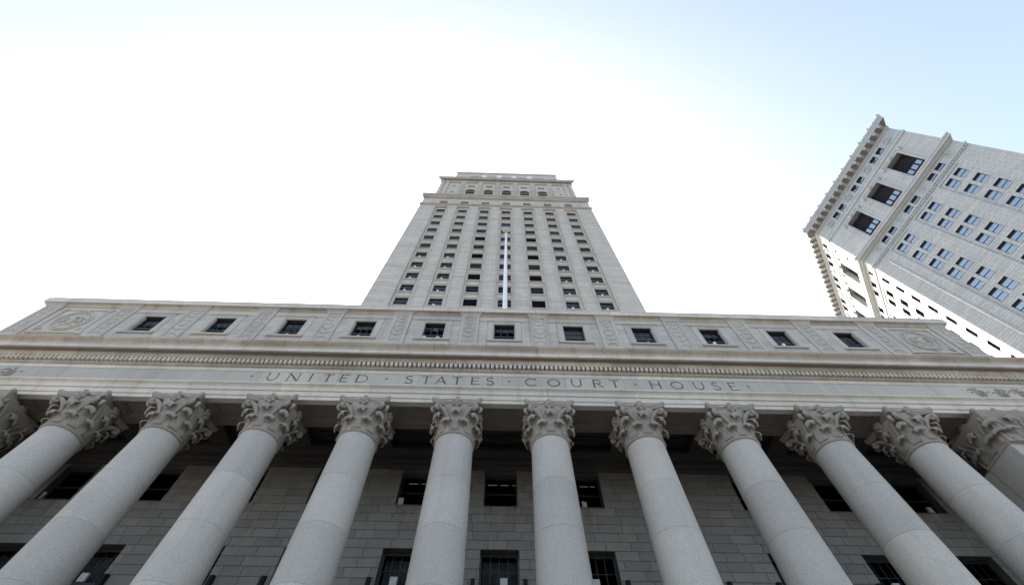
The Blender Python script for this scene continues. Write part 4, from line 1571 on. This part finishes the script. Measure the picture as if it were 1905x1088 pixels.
band([(.001, 80.75), (.16, 80.75), (.22, 80.85), (.22, 81.05), (.001, 81.1)], 'belt_course', M['office_trim'])
for F, L in ((FA, LA), (FB, LB)):
    d_ = beads(F, L, .52, .26, .34, .0, .20, 80.28, 'dentil_course', M['office_trim'])
    stuff(d_)
    beads(F, L, 1.56, .62, .55, .3, 1.5, 99.45, 'modillion_course', M['office_trim'])
band([(.001, 83.45), (.25, 83.5), (.55, 83.75), (.85, 83.8), (.85, 84.2), (1.0, 84.45), (1.0, 84.75), (.001, 85.0)], 'middle_cornice', M['office_trim'])
band([(.001, 94.35), (.12, 94.4), (.20, 94.6), (.20, 94.95), (.001, 95.1)], 'upper_belt_course', M['office_trim'])
band([(.001, 95.55), (.08, 95.6), (.08, 95.75), (.001, 95.8)], 'sill_course', M['office_trim'])
band([(.001, 98.7), (.14, 98.75), (.30, 99.0), (.30, 99.45), (.001, 99.5)], 'bed_course', M['office_trim'])
band([(.001, 100.002), (1.55, 100.002), (1.6, 100.02), (1.62, 100.35), (.001, 100.4)], 'main_cornice', M['office_trim'])
band([(.001, 100.402), (1.55, 100.402), (1.85, 101.0), (1.9, 101.35), (.4, 101.4), (.001, 102.9)], 'gutter_moulding', M['office_trim'])
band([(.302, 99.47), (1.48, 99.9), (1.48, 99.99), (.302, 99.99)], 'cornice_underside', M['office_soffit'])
for F, L in ((FA, LA), (FB, LB)):                       # anthemion cresting along the gutter
    s_ = -.3
    k = 0
    while s_ < L + 1.7:
        cr = MB(F)
        if k % 2 == 0:
            cr.ball((s_, 1.80, 101.70), (.32, .13, .46), 8, 6)
            cr.ball((s_ - .34, 1.80, 101.42), (.18, .1, .16), 6, 5).ball((s_ + .34, 1.80, 101.42), (.18, .1, .16), 6, 5)
        else:
            cr.ball((s_, 1.80, 101.50), (.22, .11, .22), 8, 5)
        cr.obj('crest_ornament', M['office_trim'], ob)
        s_ += 1.46
        k += 1
# corner strip of face A: the bay field stands a little proud, its chamfered edge turned to the corner
MB(FA).frustum((2.12, 2.34, .001, .002, 20), (2.12, 2.34, .001, .002, 20))
cs_ = MB(FA)
cs_.add([(2.10, .001, 20), (2.34, .14, 20), (2.58, .001, 20), (2.10, .001, 78.6), (2.34, .14, 78.6), (2.58, .001, 78.6)],
        [(0, 1, 4, 3), (1, 2, 5, 4), (2, 0, 3, 5), (0, 2, 1), (3, 4, 5)])
cs_.obj('corner_bead', M['office_trim'], ob)
# rest of the mass
E0 = FA(LA, 0, 0)
B0 = FB(LB, 0, 0)
poly = [FA(.5, -1.0, 0), FA(LA - .01, -.95, 0), FA(LA - .01, -24, 0), FB(LB - .01, -24, 0), FB(LB - .01, -.95, 0)]
n = len(poly)
G = Frame((0, 0), (1, 0), (0, 1))
mass = MB(G)
inner = [FA(1.4, -3.2, 0), FA(LA - .6, -3.2, 0), FA(LA - .6, -23, 0), FB(LB - .6, -23, 0), FB(LB - .6, -3.2, 0)]
mass.add([(p.x, p.y, z) for z in (GZ, 102.4) for p in inner], [(i, (i + 1) % n, n + (i + 1) % n, n + i) for i in range(n)] + [tuple(range(n))[::-1], tuple(range(n, 2 * n))])
mass.obj('inner_core', M['dark'], ob)
rf_ = MB(G)
rf_.add([(p.x, p.y, z) for z in (102.5, 102.9) for p in poly], [(i, (i + 1) % n, n + (i + 1) % n, n + i) for i in range(n)] + [tuple(range(n))[::-1], tuple(range(n, 2 * n))])
rf_.obj('roof', M['roof'], ob)
MB(FA).box(LA - .5, LA - .001, -.902, -24, GZ, ZT).obj('end_wall', M['office'], ob)
MB(FB).box(LB - .5, LB - .001, -.902, -24, GZ, ZT).obj('end_wall', M['officeB'], ob)
sl = MB(G)
for z in [FZ[k] + .6 for k in range(13)] + [84.2, 93.6, 98.6]:
    pp = [FA(.6, -.95, 0), FA(LA - .55, -.95, 0), FA(LA - .55, -3.1, 0), FA(1.6, -3.1, 0)]
    sl.add([(p.x, p.y, zz) for zz in (z, z + .2) for p in pp], [(i, (i + 1) % 4, 4 + (i + 1) % 4, 4 + i) for i in range(4)] + [(3, 2, 1, 0), (4, 5, 6, 7)])
    pp = [FB(1.7, -.95, 0), FB(LB - .55, -.95, 0), FB(LB - .55, -3.1, 0), FB(2.6, -3.1, 0)]
    sl.add([(p.x, p.y, zz) for zz in (z, z + .2) for p in pp], [(i, (i + 1) % 4, 4 + (i + 1) % 4, 4 + i) for i in range(4)] + [(3, 2, 1, 0), (4, 5, 6, 7)])
sl.obj('floor_slab', M['dark'], ob)

# ------------------------------------------------------------------ flagpole on the portico roof
fp = thing('flagpole', 'white flagpole with gilded eagle finial standing on the courthouse roof before the tower', 'flagpole', (0.05, 3.0, 21.35))
PF = Frame((0.05, 3.0), (1, 0), (0, -1))
MB(PF).lathe([(.185, 22.1), (.18, 26), (.16, 32), (.125, 39), (.09, 43.2)], 0.0, 0, 24).obj('pole', M['white'], fp)
MB(PF).lathe([(.42, 21.36), (.42, 21.6), (.28, 21.75), (.24, 22.1)], 0, 0, 20).obj('pole_base', M['white'], fp)
MB(PF).tube([(.24, .05, 22.3), (.20, .05, 32), (.13, .05, 43.1)], .012, 5).obj('halyard', M['pale_frame'], fp)
MB(PF).lathe([(.13, 43.15), (.16, 43.22), (.13, 43.28)], 0, 0, 16).obj('truck', M['white'], fp)
eg = MB(PF)
eg.ball((.0, 0, 43.38), .18, 12, 8)
eg.tube([(0, 0, 43.5), (.02, .02, 43.8), (.04, .1, 44.1), (.05, .2, 44.25)], [.06, .15, .12, .05], 8)
for sg in (-1, 1):
    eg.tube([(sg * .08, 0, 43.9), (sg * .26, 0, 44.25), (sg * .40 + .06, 0, 44.75)], [.10, .13, .03], 7, flat=.5)
eg.obj('eagle_finial', M['ball'], fp)

# ------------------------------------------------------------------ small things on the sills
def sill_box(x, z, w, h, o, label, name='white_box', cat='box', mat='paper', group=None, rz=0.0):
    b = MB(Frame((0, 0), (1, 0), (0, -1)))
    b.slab(-w / 2, w / 2, -.05, .05, 0, h, .01)
    b.box(-w / 2 + .03, w / 2 - .03, .05, .054, h * .3, h * .7)
    t = b.obj(name, M[mat])
    t.location = FRONT(x, o, z)
    t.rotation_euler = (0, 0, rz)
    tag(t, label, cat, group)
    return t


gp = 'white boxes on portico window sills'
oS = BW - .18
sill_box(-4.13, 12.49, .22, .40, oS, 'white box on the upper portico sill just left of the fifth column', group=gp)
sill_box(3.50, 12.49, .20, .36, oS, 'tilted white carton on the upper portico sill just right of the sixth column', group=gp, rz=.3)
sill_box(-18.72, 12.49, .22, .40, oS, 'white box on the upper portico sill beside the leftmost column', group=gp)
sill_box(18.2, 12.49, .20, .36, oS, 'white carton on the upper portico sill nearest the right-hand pier', group=gp)
oL = BW - .28
for x, lab in ((-3.74, 'white box on the sash rail of the lower window left of the fifth column'), (0.17, 'white box on the sash rail of the middle lower window'),
               (14.42, 'white box on the sash rail of the lower window left of the tenth column'), (-14.5, 'white box on the sash rail of the lower window between first and second columns')):
    sill_box(x, 9.42, .26, .30, oL, lab, group=gp)
sill_box(3.48, 9.42, .26, .30, oL, 'white box on the sash rail of the lower window right of the sixth column', group=gp)
gg = 'white globes in attic windows'


def globe(x, label, r=.10):
    b = MB(Frame((0, 0), (1, 0), (0, -1)))
    b.ball((0, 0, r), r, 16, 10).lathe([(.07, 0), (.06, .03)], 0, 0, 12)
    t = b.obj('white_globe', M['paper'])
    t.location = FRONT(x, .345, 18.97)
    tag(t, label, 'globe', gg)


globe(-4.0, 'left of two pale globes on the attic sill of the fifth window', .13)
globe(-3.32, 'right of two pale globes on the attic sill of the fifth window', .12)
globe(-7.25, 'white globe on the attic sill of the fourth window from the left')
globe(-10.75, 'white globe on the attic sill of the third window from the left')
globe(7.25, 'white globe on the attic sill of the fourth window from the right')
for x, lab in ((10.7, 'third'), (14.25, 'second')):
    sill_box(x, 18.97, .12, .36, .335, 'narrow white bottle-like object on the attic sill of the %s window from the right' % lab, 'white_bottle', 'bottle', 'white', 'white bottles in attic windows')
t = MB(Frame((0, 0), (1, 0), (0, -1))).box(-.12, .12, -.004, .004, 0, .34).box(-.09, .09, .004, .006, .05, .09).obj('orange_notice', M['orange'])
t.location = FRONT(-3.55, .19, 19.96)
tag(t, 'orange paper notice in the upper sash of the fifth attic window', 'notice')
